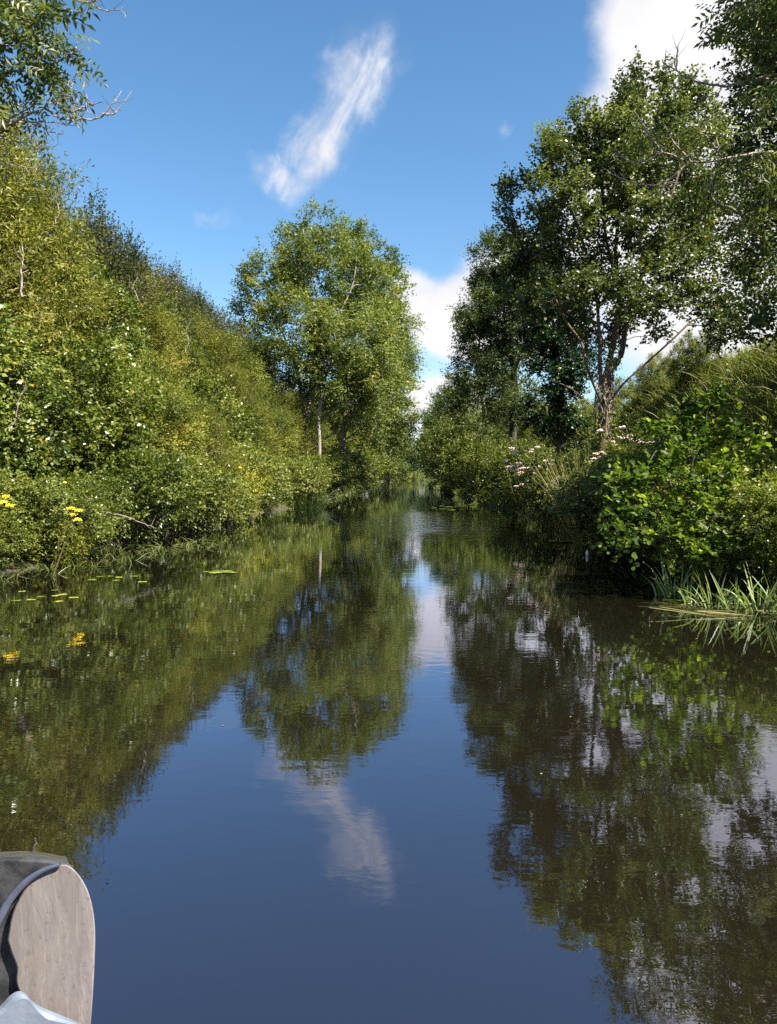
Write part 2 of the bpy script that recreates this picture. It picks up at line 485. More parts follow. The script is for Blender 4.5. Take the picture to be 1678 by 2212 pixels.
# ------------------------------------------------------------------ terrain and water
def sm(x, a, b):
    t = np.clip((np.asarray(x, float) - a) / (b - a), 0, 1); return t * t * (3 - 2 * t)
def bend(Y): return -0.00075 * np.maximum(np.asarray(Y, float) - 150, 0) ** 2
def xl(Y):
    Y = np.asarray(Y, float)
    Y = np.asarray(Y, float)
    return -7.05 + .85 * sm(Y, 16, 24) + .9 * sm(Y, 34, 46) + .5 * sm(Y, 60, 100) + bend(Y) + .25 * np.sin(Y * .55) + .15 * np.sin(Y * 1.37 + 1)
def xr(Y):
    Y = np.asarray(Y, float)
    return 4.6 + .4 * sm(Y, 9, 14) - .7 * sm(Y, 28, 42) - 1.3 * sm(Y, 45, 85) + 1.7 * sm(Y, 95, 160) + bend(Y) + .2 * np.sin(Y * .5 + 2) + .12 * np.sin(Y * 1.3)
def ground(X, Y):
    X = np.asarray(X, float); Y = np.asarray(Y, float)
    dl = xl(Y) - X; dr = X - xr(Y)
    hl = 4.6 - 1.6 * sm(Y, 55, 90) - 2.0 * sm(Y, 130, 250)
    hr = 5.4 - 2.6 * sm(Y, 27, 50) - .8 * sm(Y, 130, 250)
    zl = -1.0 + 1.0 * sm(dl, -1.2, 0.0) + .25 * sm(dl, 0, .5) + (hl - .25) * sm(dl, .4, 7.5)
    zr = -1.0 + 1.0 * sm(dr, -1.0, 0.0) + .30 * sm(dr, 0, .4) + (hr - .3) * sm(dr, .5, 6.4)
    z = np.maximum(zl, zr)
    z += (.12 * np.sin(X * 1.1 + Y * .3) * np.sin(Y * .7 - X * .2) + .06 * np.sin(X * 2.7) * np.cos(Y * 2.1)) * sm(np.maximum(dl, dr), .2, 2)
    z = z - 1.0 * sm(Y, 480, 520) * 0
    return z
def axis(parts):
    out = [parts[0][0]]
    for a, b, s in parts:
        n = max(1, int(round((b - a) / s))); out += list(np.linspace(a, b, n + 1)[1:])
    return np.array(out)
gx = axis([(-2500, -400, 300), (-400, -60, 20), (-60, -18, 3), (-18, -3, .4), (-3, 3, 1.5), (3, 14, .4), (14, 60, 3), (60, 400, 20), (400, 2500, 300)])
gy = axis([(-2500, -300, 300), (-300, -40, 20), (-40, 0, 2), (0, 60, .8), (60, 300, 3), (300, 500, 12), (500, 3000, 300)])
GX, GY = np.meshgrid(gx, gy)
GXs = GX + bend(np.minimum(GY, 420))                 # the fine columns follow the bend
GZ = ground(GXs, GY)
nx, ny = len(gx), len(gy)
idx = np.arange(nx * ny).reshape(ny, nx)
F = np.stack([idx[:-1, :-1], idx[:-1, 1:], idx[1:, 1:], idx[1:, :-1]], -1).reshape(-1, 4)
m, t = new_mat('bank_soil')
g = t.node('ShaderNodeNewGeometry').outputs['Position']
n = t.noise(g, 1.2, 8.0, 0.65); n2_ = t.noise(g, 14.0, 5.0, 0.6)
c = t.mixc(t.step(n.outputs[0], .4, .6), (.045, .035, .020), (.050, .060, .018))
c = t.mixc(t.step(n2_.outputs[0], .45, .7), c, (.09, .07, .035))
bp = t.node('ShaderNodeBump', {'Height': n2_.outputs[0], 'Strength': 0.8, 'Distance': 0.08})
b = t.node('ShaderNodeBsdfPrincipled', {'Base Color': c, 'Roughness': .95, 'Normal': bp.outputs[0]})
t.node('ShaderNodeOutputMaterial', {'Surface': b.outputs[0]})
M['dirt'] = m
tag(mesh_obj('ground', np.stack([GXs, GY, GZ], -1).reshape(-1, 3), F, m, smooth=True), kind='structure')

m, t = new_mat('canal_water')
g = t.node('ShaderNodeNewGeometry').outputs['Position']
v1 = t.node('ShaderNodeMapping', {'Vector': g, 'Scale': (1.0, 1.9, 1)}).outputs[0]
fine = t.noise(v1, 7.0, 3.0, 0.55, .4).outputs[0]
mid = t.noise(v1, 1.7, 3.0, 0.5, .3).outputs[0]
big = t.noise(g, .22, 2.0, .5).outputs[0]
pm = t.node('ShaderNodeMapping', {'Vector': g}, vector_type='TEXTURE')
pm.inputs['Location'].default_value = (1.1, 27.5, 0); pm.inputs['Scale'].default_value = (3.4, 9.0, 1)
pd = t.vm('LENGTH', pm.outputs[0]).outputs['Value']
gust = t.m('MULTIPLY', t.step(t.m('ADD', pd, t.m('MULTIPLY', big, .8)), 1.45, .75), 1.0)
amp = t.m('ADD', t.m('ADD', .22, t.m('MULTIPLY', t.step(big, .42, .65), .45)), t.m('MULTIPLY', gust, 2.0))
h = t.m('ADD', t.m('MULTIPLY', t.m('MULTIPLY', fine, amp), .0011), t.m('MULTIPLY', mid, .0012))
gw = t.noise(v1, 1.5, 3.0, .6, .6).outputs[0]
h = t.m('ADD', h, t.m('MULTIPLY', t.m('MULTIPLY', gw, gust), .024))
bp = t.node('ShaderNodeBump', {'Height': h, 'Strength': 1.0, 'Distance': 1.0})
fr = t.m('ADD', t.m('MULTIPLY', t.node('ShaderNodeFresnel', {'IOR': 1.33, 'Normal': bp.outputs[0]}).outputs[0], 1.25), .20, clamp=True)
murk = t.mixc(t.noise(g, .5, 4.0, .6).outputs[0], (.0070, .0060, .0028), (.0110, .0090, .0056))
df = t.node('ShaderNodeBsdfDiffuse', {'Color': murk, 'Roughness': 0.0})
gl = t.node('ShaderNodeBsdfGlossy', {'Color': (.83, .85, 1.0, 1), 'Roughness': 0.0, 'Normal': bp.outputs[0]})
mx = t.node('ShaderNodeMixShader', {0: fr, 1: df.outputs[0], 2: gl.outputs[0]})
t.node('ShaderNodeOutputMaterial', {'Surface': mx.outputs[0]})
M['water'] = m
wy = axis([(-300, 150, 50), (150, 420, 6)])
wv = []
for y in wy: wv += [(float(xl(y)) - 1.4, y, 0), (float(xr(y)) + 1.3, y, 0)]
wf = [(2 * i, 2 * i + 1, 2 * i + 3, 2 * i + 2) for i in range(len(wy) - 1)]
tag(mesh_obj('water', wv, np.array(wf), m), kind='structure')

# ------------------------------------------------------------------ plants
def plant(name, label, cat, base, limbs, blobs, leafm, barkm, spacing=.7, twigL=.6, lai=4.6, k=9, size=.07, tpl='oval',
          base_r=.12, tip_r=.012, group=None, seed=1, droop=.25, shell=.5, updir=.55, outward=.8, upb=.5, tintc=.4, tintv=.16, extra=None):
    """a tree or shrub: Empty at the foot > trunk, branches, crown"""
    rng = np.random.default_rng(seed)
    root = empty(name, base, label, cat, group)
    C = sample_blobs(blobs, spacing, rng, shell)
    tr, br, dirs = skeleton(limbs, C, rng, base_r, tip_r)
    for k_ in br.F:                                   # trunk, limbs and branches are one grown piece
        pass
    if br.n: tr.add(np.concatenate(br.V), np.concatenate(br.F[4]))
    tr.build('trunk', barkm, root, smooth=True)
    # twigs: as many as give the crown its leaf area
    area = sum(math.pi * r_[0] * r_[2] for _, r_ in blobs) * .75
    twigs = max(3, int(round(lai * area / (len(C) * k * size ** 2 * AREA[tpl] * .83))))
    if DEBUG: print('PLANT', name, 'clusters', len(C), 'twigs', twigs, 'leaves', len(C) * twigs * k)
    n = len(C); cc = np.mean([np.asarray(b_[0], float) for b_ in blobs], 0)
    out = nrm(C - cc)
    Ct = np.repeat(C, twigs, 0) + rng.normal(0, spacing * .22, (n * twigs, 3))
    D = np.repeat(out * outward * .5 + dirs * .5, twigs, 0) + rng.normal(0, .62, (n * twigs, 3)) + np.array([0, 0, upb])
    L = twigL * rng.uniform(.45, 1.15, n * twigs)
    ct = np.repeat(np.clip(rng.normal(tintc, tintv, n), .02, .85), twigs)
    V, F_, tn = twig_leaves(Ct, D, L, k, size, tpl, rng, ct, droop=droop, updir=updir)
    Geo().add(V, F_, tn).build('crown', leafm, root)
    return root
def copy_tree(o, parent=None):
    c = o.copy(); col.objects.link(c)
    if parent is not None: c.parent = parent
    for ch in list(o.children): copy_tree(ch, c)
    return c
def blobp(px, py, Y, rx, ry, rd=None):
    """ellipsoid at a place in the view, sizes given as seen (in pixels at that distance)"""
    s = Y / FPX
    return (U(px, py, Y), (rx * s, (rd if rd else (rx + ry) * .5 * s), ry * s))

# ---- shrub kinds for the long thickets: built once each at the origin, then copied
def shrub_kind(name, h, r, leafm, barkm, seed, **kw):
    """a many-stemmed shrub h metres tall, r wide, standing on the origin"""
    rng = np.random.default_rng(seed)
    blobs = [((0, 0, h * .52), (r * .9, r * .9, h * .46))]
    for i in range(5):
        a = i * 1.257 + rng.uniform(-.3, .3); q = r * rng.uniform(.45, .62)
        blobs.append(((math.cos(a) * q, math.sin(a) * q, h * rng.uniform(.3, .68)), (r * .55, r * .55, h * rng.uniform(.24, .34))))
    limbs = [[(0, 0, -.2), (.05 * r, .02, h * .15), (.1 * r, -.05 * r, h * .4)]]
    for i in range(3):
        a = rng.uniform(0, 6.28)
        limbs.append([(0.02, 0, h * .04), (math.cos(a) * r * .2, math.sin(a) * r * .2, h * .25), (math.cos(a) * r * .45, math.sin(a) * r * .45, h * .55)])
    return plant(name, 'x', 'shrub', (0, 0, 0), limbs, blobs, leafm, barkm, seed=seed, **kw)
LAI = 3.6
KIND = {
    'scrub': shrub_kind('scrub_bush', 5.0, 2.2, M['scrub'], M['bark_dark'], 11, spacing=.78, twigL=.62, lai=LAI, k=10, size=.085, tpl='oval', base_r=.09, tip_r=.008, shell=.62, tintv=.22),
    'willow': shrub_kind('willow_bush', 5.5, 2.3, M['willow'], M['bark'], 12, spacing=.62, twigL=.75, lai=LAI, k=11, size=.10, tpl='narrow', base_r=.09, tip_r=.008, shell=.62, upb=.75),
    'bramble': shrub_kind('bramble_bush', 1.9, 1.4, M['bramble'], M['stem'], 13, spacing=.36, twigL=.42, lai=LAI, k=8, size=.065, tpl='wide', base_r=.02, tip_r=.005, shell=.55, droop=.5),
    'haw': shrub_kind('hawthorn', 6.0, 2.4, M['haw'], M['bark_dark'], 14, spacing=.72, twigL=.8, lai=LAI, k=11, size=.075, tpl='wide', base_r=.12, tip_r=.008, shell=.5),
    'green': shrub_kind('leafy_bush', 3.2, 1.7, M['bramble'], M['bark_dark'], 15, spacing=.5, twigL=.5, lai=LAI, k=9, size=.08, tpl='wide', base_r=.05, tip_r=.006, shell=.6),
}
KIND['weed'] = shrub_kind('tall_weed', 1.15, .8, M['weed'], M['stem'], 16, spacing=.24, twigL=.42, lai=3.2, k=9, size=.075, tpl='narrow', base_r=.012, tip_r=.004, shell=.4, upb=1.3, droop=.2)
KIND['dogwood'] = shrub_kind('dogwood', 5.0, 2.2, M['dogwood'], M['bark_dark'], 17, spacing=.95, twigL=.55, lai=3.4, k=8, size=.115, tpl='wide', base_r=.08, tip_r=.008, shell=.55, tintv=.25, upb=.3, droop=.35)
used = set()
CAT = {'scrub': 'shrub', 'willow': 'shrub', 'bramble': 'bramble', 'haw': 'tree', 'green': 'shrub', 'weed': 'weed', 'dogwood': 'shrub'}
def put(kind, X, Y, s, label, group, rz=None, sz=None, z=None):
    k = KIND[kind]
    o = k if kind not in used else copy_tree(k)
    used.add(kind)
    zz = float(ground(X, Y)) - .1 if z is None else z
    o.location = (X, Y, zz)
    o.rotation_euler = (0, 0, RNG.uniform(0, 6.28) if rz is None else rz)
    o.scale = (s, s, s if sz is None else sz)
    tag(o, label, CAT[kind], group)
    return o
exec_list = []

# ------------------------------------------------------------------ left bank thicket
def XL(Y, d): return float(xl(Y)) - d
def XR(Y, d): return float(xr(Y)) + d
gA, gB, gC = 'low brambles along the left water edge', 'sunlit shrubs on the left bank slope', 'tall shrubs along the top of the left bank'
A = [  # distance ahead, distance into the bank, scale, label
    (13.0, .75, .5, 'smallest low bramble, at the waterline on the left photo edge'),
    (14.0, 1.4, .8, 'low bramble at the left edge of the photo, right behind the yellow flower heads'),
    (14.6, .6, .85, 'low yellowish bramble trailing into the water below the brightest yellow flowers'),
    (16.9, .7, .85, 'rounded bramble mound just beyond the big yellow flowers, leaves touching the water'),
    (19.4, .6, 1.25, 'bramble mound at the left water edge with a dead stem arching into the water'),
    (22.2, .6, 1.15, 'largest low bramble midway along the left water edge'),
    (25.4, .5, .8, 'bramble beside the small bare mud landing on the left bank'),
    (29.5, .9, 1.45, 'bramble just past the bare mud landing, yellow flowers on its edge'),
    (34.0, .7, .95, 'low bright bramble in front of the grey green broom bush'),
    (39.0, .6, 1.3, 'low shrub at the water in front of the pale forked ash trunk'),
    (45.0, .6, 1.5, 'low bush at the water in front of the single straight ash stem'),
    (53.0, .6, 1.7, 'leafy bush leaning over the water beyond the ash stems'),
    (63.0, .7, 1.9, 'far left water edge bush below the overhanging ash crowns'),
    (76.0, .7, 2.2, 'small looking bush on the left edge where the canal narrows'),
    (92.0, .8, 2.6, 'last rounded bush on the left edge before the far grassy point')]
for Y, d, s, lab in A: put('bramble', XL(Y, d - .4), Y, s, lab, gA)
B = [('dogwood', 13.4, 2.9, 1.0, 'dark leafy shrub filling the left edge of the photo above the yellow flowers'),
     ('dogwood', 16.5, 2.1, .82, 'glossy dark shrub right behind the yellow flowers'),
     ('green', 20.0, 2.2, 1.4, 'deep green shrub on the lower left slope with a dark hollow beside it'),
     ('scrub', 23.6, 2.4, .85, 'olive shrub halfway up the left slope, above the arching dead stem'),
     ('willow', 27.0, 2.0, .72, 'bright yellow green shrub above the bare mud landing'),
     ('green', 31.5, 2.6, 1.5, 'green shrub on the left slope just right of the mud landing'),
     ('willow', 36.0, 2.7, .95, 'light olive shrub on the slope before the ash trees'),
     ('scrub', 41.0, 2.6, 1.0, 'green shrub closest to the left side of the forked ash'),
     ('willow', 47.0, 3.4, 1.0, 'shaded shrub behind the forked ash trunks'),
     ('scrub', 57.0, 2.8, 1.1, 'dark shrub in the shade under the ash crowns'),
     ('scrub', 66.0, 3.0, 1.6, 'dark shrub between the second and third ash'), ('scrub', 80.0, 3.0, 2.0, 'large dark shrub behind the farther ash')]
for k, Y, d, s, lab in B: put(k, XL(Y, d), Y, s, lab, gB)
for Y, d, s, lab in [(13.8, .5, .8, 'yellowish feathery weed at the far left edge of the photo'), (14.2, .0, .75, 'yellowish feathery weed around the brightest yellow flowers'), (15.6, .1, .7, 'feathery yellow weed leaning to the water right of the brightest flowers'),
                     (28.0, .5, 1.5, 'bright yellow green weed beside the mud landing'), (30.5, .4, 1.5, 'second bright weed past the mud landing, on the waterline')]:
    put('weed', XL(Y, d), Y, s, lab, 'feathery yellow weeds on the left bank')

C_ = [('willow', 18.6, 5.0, 1.22, 1.30, 'tall yellow green shrub forming the high upper left of the thicket'),
      ('willow', 21.6, 5.2, 1.15, 1.20, 'tall golden tipped shrub next to the highest one on the left'),
      ('dogwood', 15.6, 4.9, 1.1, 1.2, 'tall dark shrub at the left edge with a thin bare stem in front'),
      ('dogwood', 24.8, 5.0, 1.05, 1.15, 'tall olive shrub below the purplish hawthorn top'),
      ('willow', 28.5, 5.0, 1.1, 1.16, 'tall pale green shrub on the middle of the left ridge'),
      ('scrub', 32.6, 5.1, 1.1, 1.18, 'tall green shrub under the long row of dark hawthorn tops'),
      ('willow', 37.0, 5.1, 1.15, 1.15, 'tall feathery shrub near the low end of the left ridge'),
      ('scrub', 42.0, 5.2, 1.2, 1.2, 'tall shrub filling the dip between the left ridge and the ash'),
      ('scrub', 48.5, 5.6, 1.3, 1.3, 'tall dark shrub standing behind the left half of the ash')]
for k, Y, d, s, sz, lab in C_: put(k, XL(Y, d), Y, s * 1.05, lab, gC, sz=sz * (1.22 if Y < 22 else .98))
H = [(27.5, 172, 1.0, 1.2, 'dark purplish hawthorn sticking out above the yellow green shrubs'),
     (34.5, 292, 1.0, 1.27, 'leftmost dark hawthorn of the low row on the left skyline'),
     (39.0, 350, 1.05, 1.22, 'dark hawthorn in the middle of the row on the left skyline'),
     (45.0, 412, 1.15, 1.28, 'rightmost dark hawthorn on the left skyline beside the sky gap'),
     (58.0, 490, 1.3, 1.35, 'dark round tree low behind the left edge of the ash')]
for Y, px_, s, sz, lab in H: put('haw', U(px_, 1000, Y)[0], Y, s, lab, 'dark hawthorns behind the left thicket', sz=sz)

# grey green broom with upright rods
def tuft_mesh(n, h, r, tpl, size, rng, upb=1.2, arch=.35, base=.25):
    """blades rising from a patch on the origin"""
    a = rng.uniform(0, 6.28, n); q = r * np.sqrt(rng.random(n)) * base
    P = np.stack([np.cos(a) * q, np.sin(a) * q, np.zeros(n)], 1)
    D = np.stack([np.cos(a), np.sin(a), np.zeros(n)], 1) * rng.uniform(.1, .9, n)[:, None] * (r / h) + [0, 0, 1]
    return P, nrm(D) * (h * rng.uniform(.5, 1.1, n))[:, None]
def blades(P, D, wdt, rng, tint=.5, tv=.18, bendf=.35, seg=4):
    """arched strips from P along D"""
    n = len(P); t = np.linspace(0, 1, seg + 1)
    hor = D * [1, 1, 0] + rng.normal(0, .15, (n, 3)) * [1, 1, 0] * np.linalg.norm(D, axis=1, keepdims=True)
    L = np.linalg.norm(D, axis=1)[:, None]
    pts = P[:, None] + D[:, None] * t[None, :, None] + hor[:, None] * (t ** 2)[None, :, None] * bendf
    pts[..., 2] -= (L * t[None] ** 2.2) * bendf * rng.uniform(.1, 1.1, n)[:, None]
    W = nrm(np.cross(D, rng.normal(0, 1, (n, 3)))) * np.asarray(wdt).reshape(-1, 1)
    ww = np.interp(t, [0, .25, .8, 1], [.6, 1, .6, .04])
    l = pts - W[:, None] * ww[None, :, None] * .5; r = pts + W[:, None] * ww[None, :, None] * .5
    V = np.stack([l, r], 2).reshape(-1, 3)
    k = np.arange(seg) * 2
    f = np.stack([k, k + 1, k + 3, k + 2], 1)
    F = (f[None] + (np.arange(n) * (seg + 1) * 2)[:, None, None]).reshape(-1, 4)
    tt = np.repeat(np.clip(tint + rng.normal(0, tv, n), 0, .93), seg)
    return V, F, tt
rng = np.random.default_rng(31)
def broom(px, py, Y, h, r, label, mat, n=420, group=None):
    b = U(px, py, Y); b[2] = float(ground(b[0], Y)) - .05
    root = empty('broom_bush', b, label, 'shrub', group)
    P, D = tuft_mesh(n, h, r, '', 0, rng, base=.35)
    V, F, tt = blades(P, D, np.full(n, .02), rng, .45, .2, .5, 3)
    Geo().add(V, F, tt).build('stems', mat, root, world=False)
    V, F, tn = twig_leaves(P + D * .3, D, np.linalg.norm(D, axis=1) * .7, 7, .07, 'narrow', rng, np.clip(rng.normal(.35, .15, n), 0, .8), 0, .6, .5)
    Geo().add(V, F, tn).build('foliage', mat, root, world=False)
broom(655, 1060, 38.5, 2.3, 1.5, 'grey green broom with upright rods at the foot of the pale ash trunk', M['far'])

# ------------------------------------------------------------------ ash trees over the left bank
def foot(px, Y, d=.0):
    p = U(px, 1000, Y); return np.array([p[0], Y, float(ground(p[0], Y)) - .15])
Y0 = 50.0
f = foot(672, Y0)
ashA_blobs = [blobp(*b) for b in [(650, 560, 50, 62, 92), (705, 600, 51, 90, 95), (585, 620, 50, 72, 85), (790, 640, 52, 70, 82), (640, 720, 48, 100, 95), (560, 700, 51, 46, 70),
              (760, 750, 48, 92, 85), (700, 810, 51.5, 90, 62), (810, 820, 49, 68, 85), (600, 800, 51, 50, 60), (795, 905, 52, 60, 50), (835, 720, 50, 45, 60), (690, 500, 51, 50, 40)]]
plant('ash_tree', 'tall round ash with pale forked trunks, in the middle left of the photo', 'tree', f,
      [[f, U(662, 930, Y0), U(668, 870, Y0), U(680, 780, Y0), U(690, 690, Y0), U(675, 590, Y0), U(655, 500, Y0)],
       [U(664, 940, Y0), U(655, 880, Y0), U(640, 800, Y0), U(600, 690, Y0), U(575, 620, Y0)],
       [U(668, 975, Y0), U(680, 930, Y0 - .6), U(705, 895, Y0 - 1.2), U(750, 868, Y0 - 2)],
       [U(682, 770, Y0), U(720, 700, Y0), U(760, 620, Y0), U(770, 560, Y0)],
       [U(675, 830, Y0), U(740, 770, Y0 - .5), U(800, 710, Y0)]],
      ashA_blobs, M['ash'], M['bark_pale'], spacing=1.05, twigL=1.0, k=8, size=.17, tpl='oval', base_r=.22, tip_r=.018,
      seed=21, droop=.5, shell=.5, group='ash trees over the left side of the canal', tintc=.42)
f = foot(688, 47.0)
plant('ash_tree', 'slender single stemmed ash just right of the pale forked trunks', 'tree', f,
      [[f, U(690, 960, 47), U(688, 900, 47), U(700, 830, 47.5), U(715, 760, 48)]],
      [blobp(720, 800, 47, 50, 60), blobp(745, 850, 49, 50, 30), blobp(700, 730, 48, 40, 50)],
      M['ash'], M['bark_pale'], spacing=.95, twigL=.9, k=8, size=.16, base_r=.11, tip_r=.015, seed=22, droop=.45,
      group='ash trees over the left side of the canal')
f = foot(735, 62.0)
plant('ash_tree', 'second tall ash, behind and right of the forked one, its crown reaching over the water', 'tree', f,
      [[f, U(745, 900, 62), U(765, 780, 62), U(790, 650, 62), U(800, 560, 62)],
       [U(750, 870, 62), U(800, 800, 62), U(850, 720, 62)]],
      [blobp(*b) for b in [(810, 565, 62, 62, 55), (760, 530, 63, 45, 50), (845, 620, 62, 40, 60), (850, 700, 61, 48, 60), (800, 700, 62, 70, 90), (860, 790, 61, 42, 60), (830, 880, 60, 60, 55), (780, 850, 62, 60, 70), (850, 940, 60, 42, 40)]],
      M['ash'], M['bark'], spacing=1.15, twigL=1.2, k=8, size=.20, base_r=.22, tip_r=.02, seed=23, droop=.55,
      group='ash trees over the left side of the canal', tintc=.5)
f = foot(775, 82.0)
plant('ash_tree', 'farther ash whose drooping crown hangs over the narrow part of the canal', 'tree', f,
      [[f, U(785, 920, 82), U(810, 850, 82), U(840, 780, 82)]],
      [blobp(*b) for b in [(860, 760, 82, 35, 60), (868, 840, 81, 34, 50), (860, 900, 80, 38, 45), (820, 830, 82, 50, 80), (830, 950, 80, 45, 42), (852, 955, 84, 20, 30)]],
      M['ash'], M['bark'], spacing=1.4, twigL=1.4, k=8, size=.24, base_r=.2, tip_r=.025, seed=24, droop=.5,
      group='ash trees over the left side of the canal', tintc=.5)

# ------------------------------------------------------------------ far end of the canal
far = [  # px, Y, crown top py, half width px, kind tag, label
    (800, 120, 880, 60, 'far', 'mid green far tree at the foot of the left row of ashes'),
    (838, 165, 915, 34, 'far', 'hazy small tree at the left of the far sky gap'),
    (852, 230, 925, 20, 'darktree', 'dark bluish tree closing the far end of the canal'),
    (922, 250, 930, 20, 'far', 'grey green tree right behind the far grassy point'),
    (846, 270, 940, 28, 'far', 'distant low tree beyond the bend of the canal'),
    (936, 150, 915, 20, 'darktree', 'dark narrow tree standing right of the far water reflection'),
    (945, 112, 850, 34, 'far', 'light feathery tree topping the far right row'),
    (893, 210, 900, 24, 'far', 'soft sunlit tree closing the view just right of the far bright water'),
    (975, 95, 835, 40, 'far', 'feathery ash topped tree left of the tall right bank trees')]
for i, (px, Y, top, hw, mk, lab) in enumerate(far):
    f = foot(px, Y); tp = U(px, top, Y); s = Y / FPX; hgt = tp[2] - f[2]
    bl = [((f[0], Y, f[2] + hgt * .62), (hw * s, hw * s, hgt * .38)), ((f[0] - hw * s * .5, Y, f[2] + hgt * .35), (hw * s * .7, hw * s * .7, hgt * .32)),
          ((f[0] + hw * s * .5, Y - 1, f[2] + hgt * .38), (hw * s * .7, hw * s * .7, hgt * .34))]
    q = max(1.3, Y / 75)
    plant('far_tree', lab, 'tree', f, [[f, (f[0] + .2, Y, f[2] + hgt * .4), (f[0], Y, f[2] + hgt * .8)]], bl, M[mk], M['bark_dark'],
          spacing=q, twigL=q * .95, k=7, size=.0028 * Y, base_r=.2, tip_r=.03, seed=40 + i, group='trees at the far end of the canal')
for px, Y, h_, r_, lab in [(852, 175, 2.5, 3.2, 'pale low willow scrub at the far left waterline'), (888, 240, 3.5, 4.5, 'bushy scrub on the far grassy point')]:
    f = foot(px, Y)
    f[2] = 0.1
    plant('far_bush', lab, 'shrub', f, [[f, f + [0, 0, h_ * .7]]], [(f + [0, 0, h_ * .5], (r_, r_, h_ * .5)), (f + [r_ * .7, 0, h_ * .3], (r_ * .7, r_, h_ * .35))],
          M['willow'], M['bark_dark'], spacing=1.2, twigL=1.2, k=7, size=.4, base_r=.08, tip_r=.03, seed=50 + int(px), group='scrub at the far end of the canal')

# ------------------------------------------------------------------ right bank trees
YA = 21.5
f = foot(1302, YA)
def UA(px, py, dy=0.0): return U(px, py, YA + dy)
alder_blobs = [blobp(*b) for b in [
    (1395, 245, 22, 80, 62), (1320, 275, 22, 75, 58), (1470, 265, 22.5, 70, 58), (1255, 330, 22, 75, 62), (1180, 370, 21.5, 52, 48), (1360, 350, 21.5, 95, 70), (1490, 360, 22, 85, 75),
    (1170, 520, 22.5, 60, 50), (1200, 665, 21.5, 55, 36), (1250, 715, 22.3, 50, 30), (1330, 690, 22.4, 50, 36), (1395, 705, 22.2, 30, 26), (1260, 590, 21, 60, 40), (1400, 640, 21, 60, 36), (1480, 640, 21, 60, 36), (1560, 710, 20.8, 60, 32), (1350, 570, 21.5, 60, 40), (1600, 600, 21.5, 45, 45), (1130, 420, 22, 40, 40),
    (1170, 450, 21.5, 66, 58), (1150, 520, 21.5, 50, 40), (1270, 460, 21.0, 85, 65), (1400, 480, 20.8, 95, 60), (1520, 480, 21.5, 70, 70), (1200, 560, 22.0, 75, 48), (1310, 620, 19.8, 62, 34), (1250, 640, 20.2, 55, 30),
    (1420, 590, 20.5, 75, 40), (1530, 650, 20.8, 70, 40), (1590, 690, 20.5, 48, 30), (1150, 610, 22.5, 50, 36), (1480, 560, 21, 60, 50), (1390, 665, 20, 35, 20)]]
plant('alder_tree', 'large alder with many dark limbs on one reddish creeper wrapped trunk, right bank', 'tree', f,
      [[f, UA(1303, 960), UA(1305, 900), UA(1308, 850), UA(1312, 800), UA(1325, 740), UA(1338, 650), UA(1330, 540), UA(1345, 420), UA(1385, 300), UA(1395, 200)],
       [UA(1303, 860), UA(1296, 800, -.2), UA(1296, 740, -.3), UA(1292, 690, -.3), UA(1288, 640), UA(1270, 560), UA(1240, 470), UA(1210, 400)],
       [UA(1303, 880), UA(1270, 800, -.5), UA(1255, 740, -.6), UA(1220, 690, -.6), UA(1190, 620, -.6), UA(1160, 540, -.4)],
       [UA(1308, 810), UA(1340, 770, .3), UA(1352, 700, .3), UA(1372, 630, .3), UA(1400, 560, .2), UA(1440, 450), UA(1480, 330)],
       [UA(1310, 880), UA(1345, 830, -.4), UA(1400, 780, -.6), UA(1450, 735, -.8), UA(1500, 690, -.8), UA(1560, 670, -.8)],
       [UA(1300, 900), UA(1270, 870, -.7), UA(1235, 840, -1.0), UA(1190, 820, -1.2), UA(1150, 800, -1.2)],
       [UA(1340, 640), UA(1310, 520, .4), UA(1300, 420, .4), UA(1310, 320, .3)],
       [UA(1372, 630, .3), UA(1440, 600, .4), UA(1510, 540, .4), UA(1540, 470, .4)]],
      [(c_, tuple(q * 1.17 for q in r_)) for c_, r_ in alder_blobs], M['alder'], M['bark_alder'], lai=4.6, spacing=.64, twigL=.52, k=8, size=.082, tpl='round', base_r=.165, tip_r=.008, seed=61,
      droop=.1, shell=.35, updir=.6, upb=.5, tintc=.4, tintv=.2, group='trees along the right bank')
# creeper stems on its trunk
rng = np.random.default_rng(5)
alder = [o for o in col.objects if o.name.startswith('alder_tree')][0]
gm = Geo()
for i in range(34):
    a0 = rng.uniform(0, 6.28); zz = np.linspace(0, 1, 9); y0 = rng.uniform(840, 960); y1 = rng.uniform(720, 830)
    pts = []
    for k, q in enumerate(zz):
        c0 = UA(1303 + 8 * q * q, y0 + (y1 - y0) * q); a = a0 + q * rng.uniform(-1.5, 1.5)
        rr = .25 - .03 * q
        pts.append(c0 + np.array([math.cos(a) * rr, math.sin(a) * rr, 0]) + rng.normal(0, .012, 3))
    V, F = tube(pts, np.linspace(.014, .006, 9), 4); gm.add(V, F)
gm.build('creeper_stems', M['twig'], alder)
n = 1500
zz = rng.random(n); cx_ = np.array([UA(1303 + 8 * q, 965 - 230 * q) for q in zz]); a = rng.uniform(0, 6.28, n)
off = np.stack([np.cos(a), np.sin(a), np.zeros(n)], 1)
keep = rng.random(n) < (.25 + .75 * (np.sin(zz * 9) > .2))
V, F, k_ = leaf_mesh((cx_ + off * rng.uniform(.24, .42, n)[:, None])[keep], (off * .3 + rng.normal(0, .5, (n, 3)) - [0, 0, .5])[keep], (off + [0, 0, .5])[keep], np.full(keep.sum(), .07), 'wide')
Geo().add(V, F, np.clip(np.repeat(rng.normal(.4, .2, keep.sum()), k_), 0, .9)).build('ivy', M['bramble'], alder)

